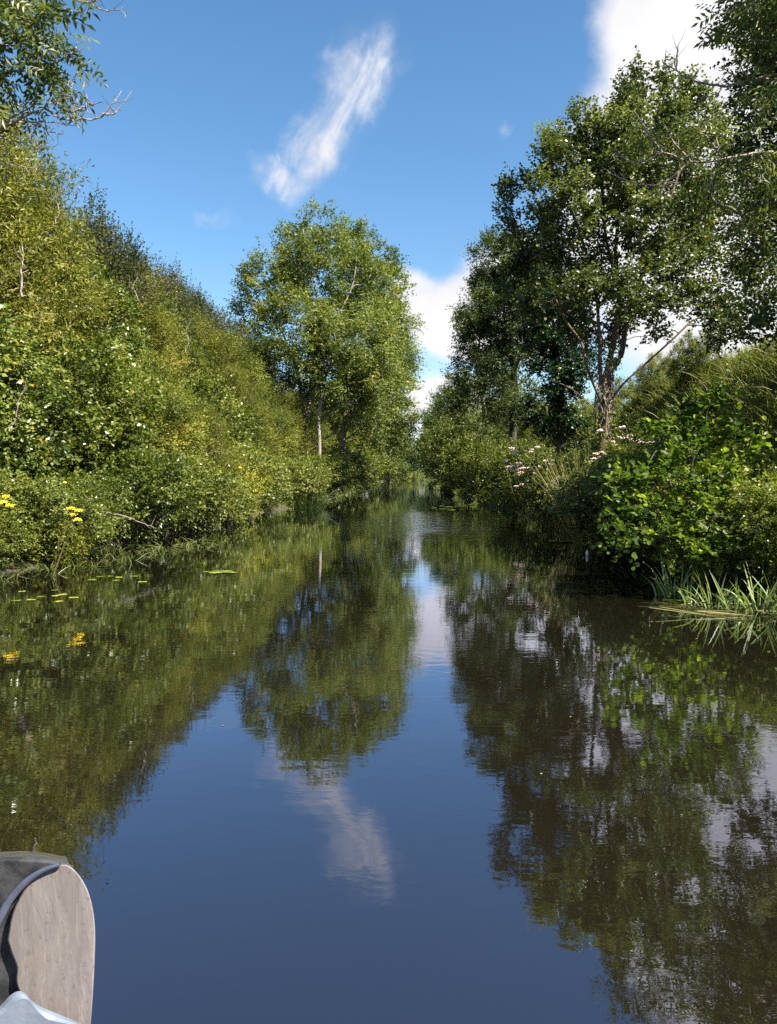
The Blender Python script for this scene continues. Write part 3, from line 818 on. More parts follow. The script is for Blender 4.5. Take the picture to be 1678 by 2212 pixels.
# taller tree with the bare lower trunk, farther along
f = foot(1113, 40)
plant('alder_tree', 'slim dark trunked tree left of the big alder, its crown leaning out over the canal', 'tree', f,
      [[f, U(1108, 920, 40), U(1112, 850, 40), U(1106, 780, 40), U(1090, 680, 40), U(1080, 580, 40)],
       [U(1108, 830, 40), U(1070, 760, 39.5), U(1030, 700, 39), U(1005, 660, 39)],
       [U(1111, 800, 40), U(1140, 720, 40), U(1150, 620, 40)]],
      [blobp(*b) for b in [(1080, 640, 40, 70, 60), (1115, 740, 40, 70, 60), (1058, 740, 39.5, 55, 60), (1100, 860, 38.5, 60, 55), (1170, 600, 40, 50, 60), (1080, 560, 40, 62, 48), (1055, 600, 40, 38, 48), (1130, 590, 40, 55, 60), (1036, 690, 39.5, 44, 52), (1090, 690, 39, 70, 62), (1026, 770, 39, 38, 45),
                           (1070, 790, 39, 62, 48), (1150, 700, 40, 50, 50), (1020, 850, 39, 45, 42), (1130, 640, 38, 50, 40)]],
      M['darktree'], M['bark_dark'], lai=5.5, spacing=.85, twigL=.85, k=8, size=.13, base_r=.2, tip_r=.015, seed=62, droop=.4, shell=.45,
      group='trees along the right bank')
f = foot(1045, 56)
plant('alder_tree', 'leafy tree behind the slim dark trunk, green down to the water', 'tree', f,
      [[f, U(1045, 900, 56), U(1030, 800, 56), U(1040, 700, 56)]],
      [blobp(*b) for b in [(1030, 740, 56, 45, 70), (1010, 860, 55, 42, 50), (1060, 850, 55, 55, 60), (1000, 930, 54, 45, 45), (1060, 930, 53, 50, 40)]],
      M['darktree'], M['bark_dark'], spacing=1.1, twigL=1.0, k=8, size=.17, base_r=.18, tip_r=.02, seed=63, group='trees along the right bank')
f = foot(990, 74)
plant('alder_tree', 'smaller tree with brownish bare twigs showing, at the narrow part on the right', 'tree', f,
      [[f, U(985, 950, 74), U(975, 880, 74)]],
      [blobp(*b) for b in [(965, 900, 74, 38, 42), (990, 860, 74, 32, 42), (955, 960, 73, 32, 38), (1000, 950, 72, 35, 40)]],
      M['far'], M['twig'], spacing=1.3, twigL=1.2, k=7, size=.2, base_r=.15, tip_r=.04, seed=64, group='trees along the right bank', tintc=.55)
# ivy clad tree
f = foot(1215, 31)
plant('ivy_clad_tree', 'dark tree smothered in ivy between the slim trunk and the big alder', 'tree', f,
      [[f, U(1212, 900, 31), U(1205, 800, 31), U(1195, 700, 31), U(1180, 600, 31)]],
      [blobp(*b) for b in [(1190, 700, 32, 60, 60), (1230, 800, 31, 50, 60), (1180, 880, 31.5, 50, 50), (1225, 620, 32, 55, 50), (1215, 740, 31, 48, 50), (1205, 810, 30.5, 46, 50), (1230, 870, 31, 40, 50), (1175, 760, 31, 40, 40), (1180, 650, 31, 50, 50), (1240, 690, 31, 40, 50), (1235, 940, 31, 36, 40)]],
      M['ivy'], M['bark_dark'], lai=7, spacing=.6, twigL=.55, k=8, size=.11, tpl='wide', base_r=.2, tip_r=.012, seed=65, droop=.6, shell=.5,
      group='trees along the right bank')

# dark trees on the top of the right bank, near
f = np.array([8.3, 13.2, float(ground(8.3, 13.2)) - .2])
plant('shade_tree', 'tall dark tree filling the right edge of the photo above the grassy bank', 'tree', f,
      [[f, f + [-.2, 0, 2.0], f + [-.3, .2, 4.6], f + [-.2, 0, 7.5]], [f + [-.2, 0, 2.1], f + [-.7, -.3, 3.5], f + [-1.4, -.4, 5.2]]],
      [blobp(*q) for q in [(1690, 640, 13, 92, 90), (1685, 520, 13, 100, 90), (1690, 400, 12.8, 110, 90), (1680, 270, 13, 105, 90), (1700, 150, 13, 105, 90), (1690, 40, 13, 100, 90)]] + [(np.array([c_[0] * .765, c_[1] * .765, 1.7 + (c_[2] - 1.7) * .765]), tuple(.78 * v for v in r_)) for c_, r_ in [((8.9, 16.6, 8.0), (1.5, 1.9, 1.5)), ((9.4, 16.8, 10.5), (2.0, 2.2, 2.0)), ((8.5, 16.4, 9.9), (1.2, 1.5, 1.3)), ((10.6, 17.4, 6.8), (1.9, 1.8, 1.5)), ((9.9, 17, 13), (2.3, 2.4, 2.2)),
       ((8.9, 16.8, 12.0), (1.5, 1.9, 1.4)), ((10.5, 16, 9), (2.2, 2, 2.5)), ((9.4, 16.2, 6.9), (1.1, 1.2, .9))]],
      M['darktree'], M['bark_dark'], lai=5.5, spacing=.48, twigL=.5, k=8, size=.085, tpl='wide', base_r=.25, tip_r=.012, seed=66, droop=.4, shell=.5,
      group='trees overhanging from the right')
f = np.array([8.4, 9.2, float(ground(8.4, 9.2)) - .2])
nb = [blobp(*b) for b in [(1660, 60, 9.5, 70, 75), (1690, 190, 9.5, 80, 62), (1640, 20, 9.3, 55, 40), (1720, 330, 10, 95, 70), (1640, 420, 10.5, 52, 55), (1600, 500, 11.0, 40, 40), (1690, 470, 10.5, 60, 60), (1760, -120, 9.5, 200, 160), (1560, 400, 11.2, 45, 50), (1680, 590, 11.2, 45, 45),
       (1500, 300, 11.6, 60, 30), (1420, 330, 11.8, 50, 26)]]
plant('ash_tree', 'near ash reaching in from the upper right corner with hanging leaflets', 'tree', f,
      [[f, f + [-.2, .1, 1.4], (7.4, 9.3, 6.0), (6.6, 9.4, 7.6), (6.2, 9.6, 9.4)],
       [(7.6, 9.25, 5.4), U(1760, 400, 9.8), U(1690, 350, 10), U(1610, 390, 10.4)],
       [(7.0, 9.4, 7.0), U(1740, 180, 9.5), U(1680, 160, 9.5), U(1630, 170, 9.4)]],
      nb, M['darktree'], M['bark'], lai=3.8, spacing=.42, twigL=.42, k=4, size=.26, tpl='pinnate', base_r=.2, tip_r=.006, seed=67, droop=.5, shell=.3,
      group='trees overhanging from the right', tintc=.45)

# bare branches traced against the sky
def bare(name, label, lines, Y, r0, mat, parent=None, seed=1, twigs=True):
    rng = np.random.default_rng(seed); g_ = Geo()
    lines = [[U(x, y, Y + (d[0] if d else 0)) for x, y, *d in ln] for ln in lines]
    for i, ln in enumerate(lines):
        P = spline(ln, 5); P = P + rng.normal(0, .006, P.shape)
        ra = r0 * (1 if i == 0 else .55)
        V, F = tube(P, np.linspace(ra, ra * .25, len(P)), 5); g_.add(V, F)
        if twigs:
            for k in range(3, len(P) - 1, 2):
                d = P[min(k + 1, len(P) - 1)] - P[k - 1]; d = nrm(d)
                q = nrm(d * .6 + rng.normal(0, .6, 3)); L = rng.uniform(.05, .22)
                V, F = tube([P[k], P[k] + q * L * .5 + [0, 0, .01], P[k] + q * L + [0, 0, .03]], [ra * .3, ra * .22, ra * .12], 4); g_.add(V, F)
    return g_.build(name, mat, parent)
near_ash = [o for o in col.objects if o.get('label', '').startswith('near ash')][0]
bare('bare_branch', None, [[(1700, 330), (1640, 330), (1560, 345), (1490, 350), (1430, 330), (1380, 355), (1330, 330)], [(1560, 345), (1530, 300), (1500, 280), (1470, 250)], [(1490, 350), (1450, 300), (1430, 260)],
     [(1430, 330), (1400, 290), (1390, 270), (1370, 240)], [(1490, 350), (1440, 390), (1390, 400), (1330, 380), (1300, 360)], [(1440, 390), (1420, 430)]], 11.5, .03, M['twig'], near_ash, 3)
bare('bare_branch', None, [[(1700, 170), (1620, 175), (1560, 185), (1500, 175), (1455, 150), (1428, 128)], [(1560, 185), (1545, 205), (1510, 210)], [(1460, 150), (1462, 110), (1468, 88)], [(1620, 175), (1600, 140), (1610, 120)], [(1600, 178), (1575, 155), (1550, 150)]],
     9.8, .022, M['twig'], near_ash, 4)
bare('bare_branch', None, [[(1640, 10), (1600, 15), (1570, 25), (1548, 40)], [(1660, 90), (1600, 80), (1560, 75)]], 9.3, .012, M['twig'], near_ash, 5)
bare('bare_branch', None, [[(1390, 300), (1385, 250), (1380, 190), (1378, 115)], [(1382, 210), (1372, 165), (1355, 150)], [(1385, 240), (1398, 190), (1400, 150)]], 21.5, .03, M['twig'], alder, 6)

# near ash on the left, leafy sprays and bare twigs
f = np.array([-6.9, 6.0, float(ground(-7.6, 6.0)) - .2]); f[0] = -7.8; f[2] = float(ground(-7.8, 6.0)) - .2
YL = 7.4
lb = [blobp(*b) for b in [(30, 40, YL, 60, 50), (85, 30, YL, 55, 38), (110, 65, YL, 36, 30), (40, 120, YL, 48, 40), (95, 185, YL, 45, 34), (55, 175, YL, 50, 30), (20, 210, YL, 40, 40), (-60, 100, YL, 80, 140), (-80, -60, YL, 150, 90), (5, 60, 7, 50, 90)]]
nl_ = plant('ash_tree', 'near ash reaching in from the upper left corner with leafy sprays and bare grey twigs', 'tree', f,
      [[f, f + [.1, .2, 2.2], (-7.0, 6.4, 4.5), (-6.2, 6.8, 6.0), (-5.6, 7.0, 8.0)],
       [(-6.6, 6.5, 5.2), U(-60, 280, YL), U(0, 265, YL), U(60, 235, YL)],
       [(-6.2, 6.8, 6.0), U(-60, 160, YL), U(10, 155, YL), U(85, 150, YL)]],
      lb, M['darktree'], M['bark'], lai=3.8, spacing=.30, twigL=.30, k=4, size=.25, tpl='pinnate', base_r=.17, tip_r=.005, seed=71, droop=.6, shell=.3,
      group='trees overhanging from the left', tintc=.5)
bare('bare_branch', None, [[(-40, 292), (0, 278), (60, 250), (118, 220)], [(95, 232), (130, 255), (170, 258), (215, 252), (240, 228), (250, 208)], [(222, 246), (240, 247), (258, 237)],
     [(118, 220), (150, 240), (180, 232), (190, 222), (182, 205)], [(118, 220), (145, 200), (157, 180), (162, 160)], [(157, 257), (162, 240), (160, 228)], [(120, 213), (150, 212), (175, 222)], [(190, 222), (203, 228)], [(160, 262), (170, 278)]],
     YL, .026, M['twig'], nl_, 8)
bare('bare_branch', None, [[(-40, 275), (20, 262), (80, 262), (145, 268)], [(80, 262), (110, 285), (142, 288)], [(145, 268), (156, 258), (160, 240)], [(20, 262), (60, 275), (100, 262)]], YL, .016, M['twig'], nl_, 9)
bare('bare_branch', None, [[(60, 160), (100, 145), (140, 125), (178, 103)], [(140, 125), (160, 122)], [(115, 138), (125, 120), (138, 108)]], YL, .018, M['twig'], nl_, 10)
bare('bare_branch', None, [[(100, -30), (160, -5), (190, 5), (210, -2)], [(190, 5), (220, 22), (250, 22), (282, 33)], [(140, 20), (180, 30), (202, 18)], [(190, 5), (230, -8)]], YL, .016, M['twig'], nl_, 11)
bare('bare_branch', None, [[(-40, 290), (40, 305), (90, 318), (130, 312)], [(-40, 315), (40, 318), (100, 322)]], YL, .008, M['twig'], nl_, 12)
bare('bare_branch', None, [[(-40, 340), (0, 352), (60, 362), (90, 368)]], YL, .008, M['twig'], nl_, 13)

# bare stems standing in the left thicket
for lab, ln, Y, r_ in [('thin bare reddish stem in front of the dark shrub at the left edge', [(48, 640), (46, 590), (50, 560), (48, 535)], 12.8, .022),
                       ('pale forked dead twig high in the yellow shrubs near the left edge', [(120, 480), (128, 455), (122, 430), (135, 405)], 17.5, .012),
                       ('grey dead twig below the dark hawthorn row on the left', [(400, 760), (408, 735), (402, 715), (415, 690)], 27.0, .016),
                       ('thin reddish bramble cane above the mud landing', [(420, 1010), (440, 985), (470, 975), (500, 985)], 24.0, .012),
                       ('leaning grey twig in the dark hollow at the left edge', [(20, 930), (35, 900), (42, 860), (60, 835)], 13.0, .014),
                       ('small pale dead branch poking out of the middle of the left thicket', [(300, 650), (292, 630), (288, 615), (300, 600)], 22.0, .013),
                       ('dead bramble stem arching from the left bank down into the water', [(215, 1105), (260, 1112), (305, 1128), (338, 1142)], 15.2, .014)]:
    o = bare('bare_stem', lab, [ln], Y, r_, M['twig'], None, 14)
    tag(o, lab, 'branch')

# ------------------------------------------------------------------ right bank shrubs
gR = 'shrubs along the right bank'
for kind, px, Y, s, lab in [
    ('green', 1010, 66, 1.9, 'green bush at the narrow part of the right bank'),
    ('green', 985, 82, 2.2, 'far right bank bush beside the dark gap'),
    ('green', 1020, 52, 1.25, 'broad green bush hanging over the water under the slim trunked tree'),
    ('green', 1062, 43, 1.05, 'dark bush at the water below the slim trunked tree'),
    ('green', 1135, 36, .95, 'leafy bush beside the foot of the ivy clad tree'),
    ('green', 1105, 33, .62, 'low bush overhanging dark water left of the pale pink flowers'),
    ('bramble', 1150, 27.0, 1.15, 'bramble at the water below the pale pink flowers'),
    ('bramble', 1215, 22.5, 1.15, 'bramble at the water in front of the grey seedy stems'),
    ('green', 1265, 25.0, .70, 'shaded bush left of the foot of the big alder'),
    ('bramble', 1290, 17.8, 1.1, 'bramble at the water below the big alder trunk'),
    ('green', 1370, 19.0, .72, 'bush growing right against the big alder trunk'),
    ('bramble', 1345, 15.2, 1.05, 'bramble between the big alder and the bright young alder'),
    ('green', 1450, 17.0, .80, 'shaded bush behind the bright young alder'),
    ('bramble', 1600, 11.2, .8, 'dark low bramble under the right side of the young alder'),
    ('bramble', 1740, 10.4, .75, 'bramble at the lower right edge above the reeds'),
    ('green', 1660, 12.4, .5, 'leafy bush at the right edge below the grassy slope'),
    ('bramble', 1440, 12.6, .95, 'bramble in the dark hollow under the young alder')]:
    p = U(px, 1000, Y); x = max(p[0], XR(Y, .25))
    put(kind, x, Y, s, lab, gR)
for px, Y, s, lab in [(1080, 70, 2.6, 'wide dark bush under the leafy trees at the narrow part'), (1150, 62, 2.4, 'dark bush filling the gap behind the slim trunked tree'), (1040, 90, 3.0, 'far dark bush on the right behind the brownish tree'),
                      (1240, 38, 1.3, 'dark bush at the foot of the ivy clad tree'), (1420, 31, .8, 'rounded bush on the skyline of the right bank behind the alder'), (1500, 27, .85, 'bush at the top of the right slope beside the dark tree'),
                      (1345, 40, 1.2, 'bush glimpsed behind the big alder trunk'), (1180, 52, 1.5, 'sunny bush seen through the gap left of the ivy clad tree'), (1270, 46, 1.3, 'bush behind the ivy clad tree on the right bank')]:
    p = U(px, 800, Y); put('scrub', p[0], Y, s * .47, lab, 'bushes on top of the right bank')

# bright young alder by the water
Yy = 11.2
f = np.array([4.95, Yy, float(ground(4.95, Yy)) - .1])
plant('young_alder', 'bright green young alder with big round leaves leaning over the water on the right', 'shrub', f,
      [[f, U(1500, 1050, Yy), U(1510, 960, Yy), U(1530, 880, Yy)], [f + [0, 0, .1], U(1450, 1050, Yy - .2), U(1400, 1010, Yy - .3), U(1440, 940, Yy)], [f + [0, 0, .1], U(1440, 1130, Yy - .6), U(1370, 1090, Yy - .8)],
       [f + [0, 0, .1], U(1560, 1050, Yy), U(1620, 960, Yy)], [f + [0, 0, .1], U(1430, 1160, Yy - .7), U(1350, 1150, Yy - 1.0)], [f + [0, 0, .1], U(1530, 1130, Yy - .8), U(1600, 1120, Yy - 1.0)]],
      [blobp(*b) for b in [(1535, 880, Yy, 30, 40), (1500, 930, Yy, 55, 45), (1560, 950, Yy, 60, 50), (1440, 960, Yy, 38, 36), (1500, 1010, Yy - .2, 90, 55), (1620, 1000, Yy, 55, 50), (1420, 1040, Yy - .3, 75, 45), (1370, 1080, Yy - .6, 50, 45),
                           (1460, 1110, Yy - .5, 95, 45), (1380, 1150, Yy - .8, 75, 40), (1500, 1170, Yy - .6, 100, 42), (1590, 1090, Yy - .4, 80, 55), (1335, 1168, Yy - .9, 26, 15), (1660, 1120, Yy - .5, 60, 60), (1560, 1200, Yy - .8, 90, 30), (1640, 1190, Yy - .9, 80, 45)]],
      M['young_alder'], M['bark_dark'], lai=3.2, spacing=.27, twigL=.30, k=5, size=.084, tpl='round', base_r=.045, tip_r=.005, seed=81, droop=.1, shell=.4, upb=.7, updir=.6)

# ------------------------------------------------------------------ flowering plants
def flower_plant(name, label, cat, heads, Y, foot_, fm, lm, head_r, group, seed, dots=28, dotr=.012, leafsize=.09, flat=.4, jitterY=.25):
    """stems from one foot, each ending in a cluster of small flower heads"""
    rng = np.random.default_rng(seed)
    fz = U(foot_[0], foot_[1], Y); fz[2] = max(float(ground(fz[0], Y)), 0) - .03
    root = empty(name, fz, label, cat, group)
    st = Geo(); lf = Geo()
    for px, py in heads:
        y = Y + rng.uniform(-jitterY, jitterY); top = U(px, py, y)
        b0 = fz + rng.normal(0, .06, 3) * [1, 1, 0]
        midp = (b0 + top) / 2 + rng.normal(0, .05, 3) + [0, 0, .08]
        P = spline([b0, midp, top], 6)
        V, F = tube(P, np.linspace(.007, .003, len(P)), 4); st.add(V, F)
        D = nrm(np.gradient(P, axis=0)); k = len(P)
        m_ = 14; ti = rng.uniform(.15, .92, m_) * (k - 1); q = np.array([P[int(t_)] + (P[min(int(t_) + 1, k - 1)] - P[int(t_)]) * (t_ % 1) for t_ in ti])
        a = rng.uniform(0, 6.28, m_)
        A = np.stack([np.cos(a), np.sin(a), rng.uniform(-.1, .6, m_)], 1)
        V, F, kk = leaf_mesh(q, A, np.tile([0, 0, 1.0], (m_, 1)) + rng.normal(0, .3, (m_, 3)), leafsize * rng.uniform(.7, 1.3, m_), 'lance')
        lf.add(V, F, np.repeat(np.clip(rng.normal(.6, .15, m_), 0, .9), kk))
        fh = Geo()
        c = nrm(rng.normal(size=(dots, 3))) * np.cbrt(rng.random((dots, 1))) * [head_r, head_r, head_r * flat] + top
        for kx in range(dots):
            rr = dotr * rng.uniform(.7, 1.3)
            o_ = np.array([(1, 0, 0), (-1, 0, 0), (0, 1, 0), (0, -1, 0), (0, 0, .7), (0, 0, -.5)]) * rr + c[kx]
            fh.add(o_, [(0, 2, 4), (2, 1, 4), (1, 3, 4), (3, 0, 4), (2, 0, 5), (1, 2, 5), (3, 1, 5), (0, 3, 5)])
        fh.build('flower_head', fm, root)
    st.build('stem', M['stem'], root); lf.build('leaves', lm, root)
gY = 'yellow flowering plants on the left bank'
for i, (lab, heads, Y, ft, hr) in enumerate([
    ('yellow flowered plant at the very left edge of the photo', [(8, 1085), (22, 1092), (14, 1072)], 12.2, (-20, 1190), .07),
    ('brightest yellow flowered plant leaning over the left water edge', [(160, 1112), (170, 1102), (152, 1098), (168, 1122)], 12.6, (110, 1175), .065),
    ('single yellow flower high among dark leaves on the left', [(165, 1112 - 33), (140, 1042)], 14.0, (120, 1150), .03),
    ('small yellow flower above the bramble right of the mud landing', [(516, 1010)], 27.0, (520, 1060), .08),
    ('yellow flower low at the waterline right of the mud landing', [(544, 1080), (550, 1060)], 26.0, (545, 1095), .08)]):
    flower_plant('yellow_flower', lab, 'flower', heads, Y, ft, M['yellow'], M['willow'], hr, gY, 90 + i, dots=34 if Y < 20 else 14, dotr=.016 if Y < 20 else .03)
gP = 'faded pink flowering plants on the right bank'
rng = np.random.default_rng(101)
for i, (lab, (cx0, cy0, sx, sy), nh, Y, ft, hr) in enumerate([
    ('biggest clump of faded pink flower heads, leftmost on the right bank', (1118, 1000, 26, 26), 15, 26.0, (1135, 1085), .13),
    ('faded pink flowers right of the biggest clump', (1175, 990, 30, 22), 12, 25.0, (1190, 1080), .11),
    ('row of small pale pink heads at the foot of the big alder', (1345, 950, 38, 14), 16, 19.0, (1350, 1030), .09),
    ('faded pink flowers in front of the big alder trunk', (1295, 990, 18, 12), 7, 18.5, (1300, 1060), .07),
    ('pale flower head clump between the big alder and the young alder', (1400, 960, 22, 14), 7, 17.0, (1400, 1040), .07),
    ('few brownish flower heads low over the dark water', (1140, 1050, 26, 14), 6, 25.5, (1150, 1085), .10)]):
    heads = [(cx0 + rng.normal(0, sx * .6), cy0 + rng.normal(0, sy * .6)) for _ in range(nh)]
    flower_plant('pink_flower', lab, 'flower', heads, Y, ft, M['pinkish'], M['green_leaf'] if 'green_leaf' in M else M['bramble'], hr * .9, gP, 110 + i, dots=24, dotr=.028, leafsize=.13, flat=.35)
# grey seedy weeds in front of the alder
rng = np.random.default_rng(131)
for lab, px, py, Y, w_, h_ in [('grey seedy weed leaning left in front of the big alder', 1185, 1050, 20.5, 1.3, 2.5), ('second grey seedy weed just right of the leaning one', 1240, 1050, 18.6, 1.1, 2.2), ('lowest grey seedy weed, close to the dark water', 1140, 1050, 22.5, 1.1, 2.0)]:
    b = U(px, py, Y); b[0] = max(b[0], XR(Y, -.15)); b[2] = max(0, float(ground(b[0], Y)))
    root = empty('seedy_weed', b, lab, 'weed', 'grey seedy weeds on the right bank')
    n = 90
    n = 150; P, D = tuft_mesh(n, h_ * 1.15, w_ * 1.3, '', 0, rng, base=.4)
    V, F, tt = blades(P, D, np.full(n, .015), rng, .4, .2, .2, 3)
    Geo().add(V, F, tt).build('stems', M['straw'], root, world=False)
    Pt = np.repeat(P + D * .45, 5, 0); Dt = np.repeat(nrm(D), 5, 0) + rng.normal(0, .5, (n * 5, 3))
    V, F, tn = twig_leaves(Pt, Dt, np.full(n * 5, .55), 9, .05, 'wide', rng, np.clip(rng.normal(.4, .2, n * 5), 0, .9), .3)
    Geo().add(V, F, tn).build('seed_heads', M['pale'], root, world=False)

# ------------------------------------------------------------------ reeds by the right edge
rng = np.random.default_rng(141)
M['dry_reed'] = leaf_mat('dry_reed', (.08, .10, .02), (.17, .17, .05), (.34, .30, .12), rough=.5, trans=.25)
reeds = [(1430, 1285, 'leftmost reed tuft, a few short leaning blades', 26, .42), (1462, 1290, 'second reed tuft from the left, upright pointed blades', 40, .62), (1495, 1305, 'low reed tuft between two upright ones', 26, .40),
         (1540, 1312, 'fourth reed tuft from the left with broad pale blades', 34, .62), (1585, 1318, 'middle reed tuft standing in the yellow straw', 26, .50), (1640, 1322, 'tall bent reed tuft near the right edge', 34, .66),
         (1690, 1325, 'rightmost reed tuft, cut by the photo edge', 34, .6), (1500, 1262, 'small reed tuft behind the second one, close to the dark bank', 22, .45), (1600, 1268, 'back row reed tuft under the dark bramble', 26, .5)]
def onwater(px, py):
    d = ray(px, py); return np.array(CAM + d * (-CAM.z / d.z))
for px, py, lab, n, h_ in reeds:
    b = onwater(px, py); b[2] = -.05
    root = empty('reed_tuft', b, lab, 'reeds', 'reed tufts in the water by the right bank')
    n = int(n * .75); h_ *= 1.12; P, D = tuft_mesh(n, h_, h_ * .55, '', 0, rng, base=.35)
    V, F, tt = blades(P, D, rng.uniform(.014, .030, n), rng, .62, .22, .45, 6)
    Geo().add(V, F, tt).build('blades', M['reed'], root, world=False)
# flattened yellow reed stalks floating among them
n = 120
ax_ = np.array([onwater(rng.uniform(1440, 1780), rng.uniform(1282, 1335)) for _ in range(n)]); ax_[:, 2] = rng.uniform(0.0, .06, n)
a = rng.normal(-.30, .55, n); Dn = np.stack([np.cos(a), np.sin(a), rng.normal(.03, .10, n)], 1) * rng.uniform(.2, .9, n)[:, None]
V, F, tt = blades(ax_ - Dn * .5, Dn, rng.uniform(.008, .016, n), rng, .45, .25, .05, 4)
V[:, 2] = np.maximum(V[:, 2], .004)
tag(Geo().add(V, F, tt).build('reed_straw', M['dry_reed']), 'flattened yellow reed stalks lying on the water among the reed tufts', 'dead reeds', kind='stuff')
# ------------------------------------------------------------------ floating things
def pads(name, label, cat, px, py, wpx, n, size, mat, seed, group=None, spread_y=3):
    rng = np.random.default_rng(seed); c0 = onwater(px, py); c0[2] = 0
    root = empty(name, c0, label, cat, group)
    for i in range(n):
        p = onwater(px + rng.uniform(-wpx, wpx), py + rng.uniform(-spread_y, spread_y)); p[2] = .006 + i * .0016
        a = np.linspace(.25, 6.03, 15) + rng.uniform(0, 6.28); s = size * rng.uniform(.6, 1.15)
        ring = np.stack([np.cos(a) * s * 1.15, np.sin(a) * s, rng.uniform(-.002, .006, 15)], 1) * (1 + rng.normal(0, .04, (15, 1)))
        V = np.concatenate([[[0, 0, .0]], ring]) + p
        F = np.array([(0, k, k + 1) for k in range(1, 15)])
        Geo().add(V, F, np.full(14, rng.uniform(.2, .85))).build('pad', mat, root)
pads('lily_pads', 'flat patch of pale lily pads on open water left of centre', 'lily pads', 470, 1237, 32, 12, .09, M['lily'], 151, 'floating lily pad patches', 2.5)
pads('lily_pads', 'small lily pad patch near the left bank, greener than the open water one', 'lily pads', 250, 1250, 60, 8, .06, M['lily'], 152, 'floating lily pad patches', 8)
pads('lily_pads', 'lily pads at the left edge below the yellow flowers', 'lily pads', 90, 1290, 80, 9, .055, M['lily'], 153, 'floating lily pad patches', 14)
pads('floating_leaf', 'long bright yellow floating weed right of centre', 'floating weed', 1216, 1170, 26, 16, .10, M['lily'], 154, None, 1.5)
pads('lily_pads', 'thin far patch of floating leaves under the right bank bushes', 'lily pads', 1010, 1098, 90, 22, .16, M['lily'], 155, 'floating lily pad patches', 5)
# emergent thin stalks by the left bank
rng = np.random.default_rng(161)
n = 520
P = np.array([onwater(rng.uniform(0, 470), 0) if False else onwater(*q) for q in [(x_, 1190 + 60 * rng.random() * (1 - x_ / 700) + (1 - x_ / 480) * 25 * rng.random() - x_ * .06) for x_ in rng.uniform(-20, 480, n)]]); P[:, 2] = -.02
D = rng.normal(0, .12, (n, 3)); D[:, 2] = rng.uniform(.05, .22, n)
V, F, tt = blades(P, D, np.full(n, .012), rng, .55, .2, .3, 3)
tag(Geo().add(V, F, tt).build('water_weed', M['grass']), 'thin green weed tips standing in the water along the left bank', 'water weed', kind='stuff')

# little fallen leaves drifting on the surface
rng = np.random.default_rng(171)
n = 40
P = np.stack([rng.uniform(-5.5, 4.0, n), 3 + 24 * rng.random(n) ** 1.3, np.full(n, .003)], 1)
A_ = rng.normal(0, 1, (n, 3)) * [1, 1, .02]
V, F, kk = leaf_mesh(P, A_, np.tile([0, 0, 1.0], (n, 1)), rng.uniform(.010, .026, n), 'wide')
V[:, 2] = np.clip(V[:, 2], .003, .01)
tag(Geo().add(V, F, np.repeat(rng.uniform(.2, .9, n), kk)).build('fallen_leaves', M['lily']), 'tiny fallen leaves drifting over the open water', 'fallen leaves', kind='stuff')

# floating bottle
b = onwater(1268, 1200); b[2] = 0
root = empty('floating_bottle', b, 'small white bottle floating upright near the right bank', 'bottle')
prof = [(0, -.05), (.032, -.05), (.034, .06), (.030, .085), (.014, .105), (.013, .125)]
ang = np.linspace(0, 2 * math.pi, 13)[:-1]
V = [(r_ * math.cos(a), r_ * math.sin(a), z_) for r_, z_ in prof for a in ang]
F = [(j * 12 + i, j * 12 + (i + 1) % 12, (j + 1) * 12 + (i + 1) % 12, (j + 1) * 12 + i) for j in range(5) for i in range(12)]
M['white'] = plain_mat('white_plastic', (.75, .68, .66), .35, (.70, .62, .60))
M['redcap'] = plain_mat('brown_cap', (.30, .08, .05), .4)
mesh_obj('bottle_body', V, np.array(F), M['white'], root, smooth=True, world=False)
V = [(r_ * math.cos(a), r_ * math.sin(a), z_) for r_, z_ in ((.016, .12), (.016, .142), (.0, .143)) for a in ang]
F = [(j * 12 + i, j * 12 + (i + 1) % 12, (j + 1) * 12 + (i + 1) % 12, (j + 1) * 12 + i) for j in range(2) for i in range(12)]
mesh_obj('cap', V, np.array(F), M['redcap'], root, world=False)
# pale stone at the right waterline
def stone(px, py, s, lab, seed):
    rng = np.random.default_rng(seed); c0 = onwater(px, py)
    import bmesh
    bm = bmesh.new(); bmesh.ops.create_icosphere(bm, subdivisions=3, radius=1)
    for v in bm.verts:
        q = v.co.normalized(); k = 1 + .18 * math.sin(q.x * 4 + seed) + .12 * math.sin(q.y * 6 + q.z * 3)
        v.co = Vector((q.x * s * 1.5 * k, q.y * s * k, q.z * s * .5 * k)) + Vector((0, 0, s * .12))
    me = bpy.data.meshes.new('stone'); bm.to_mesh(me); bm.free(); me.materials.append(plain_mat('pale_stone', (.42, .39, .36), .9, (.25, .23, .2), 18, 0, .6))
    for p_ in me.polygons: p_.use_smooth = True
    o = bpy.data.objects.new('stone', me); col.objects.link(o); o.location = (c0[0], c0[1], 0)
    tag(o, lab, 'stone')
stone(1190, 1121, .20, 'pale stone at the right waterline under the bramble', 3)

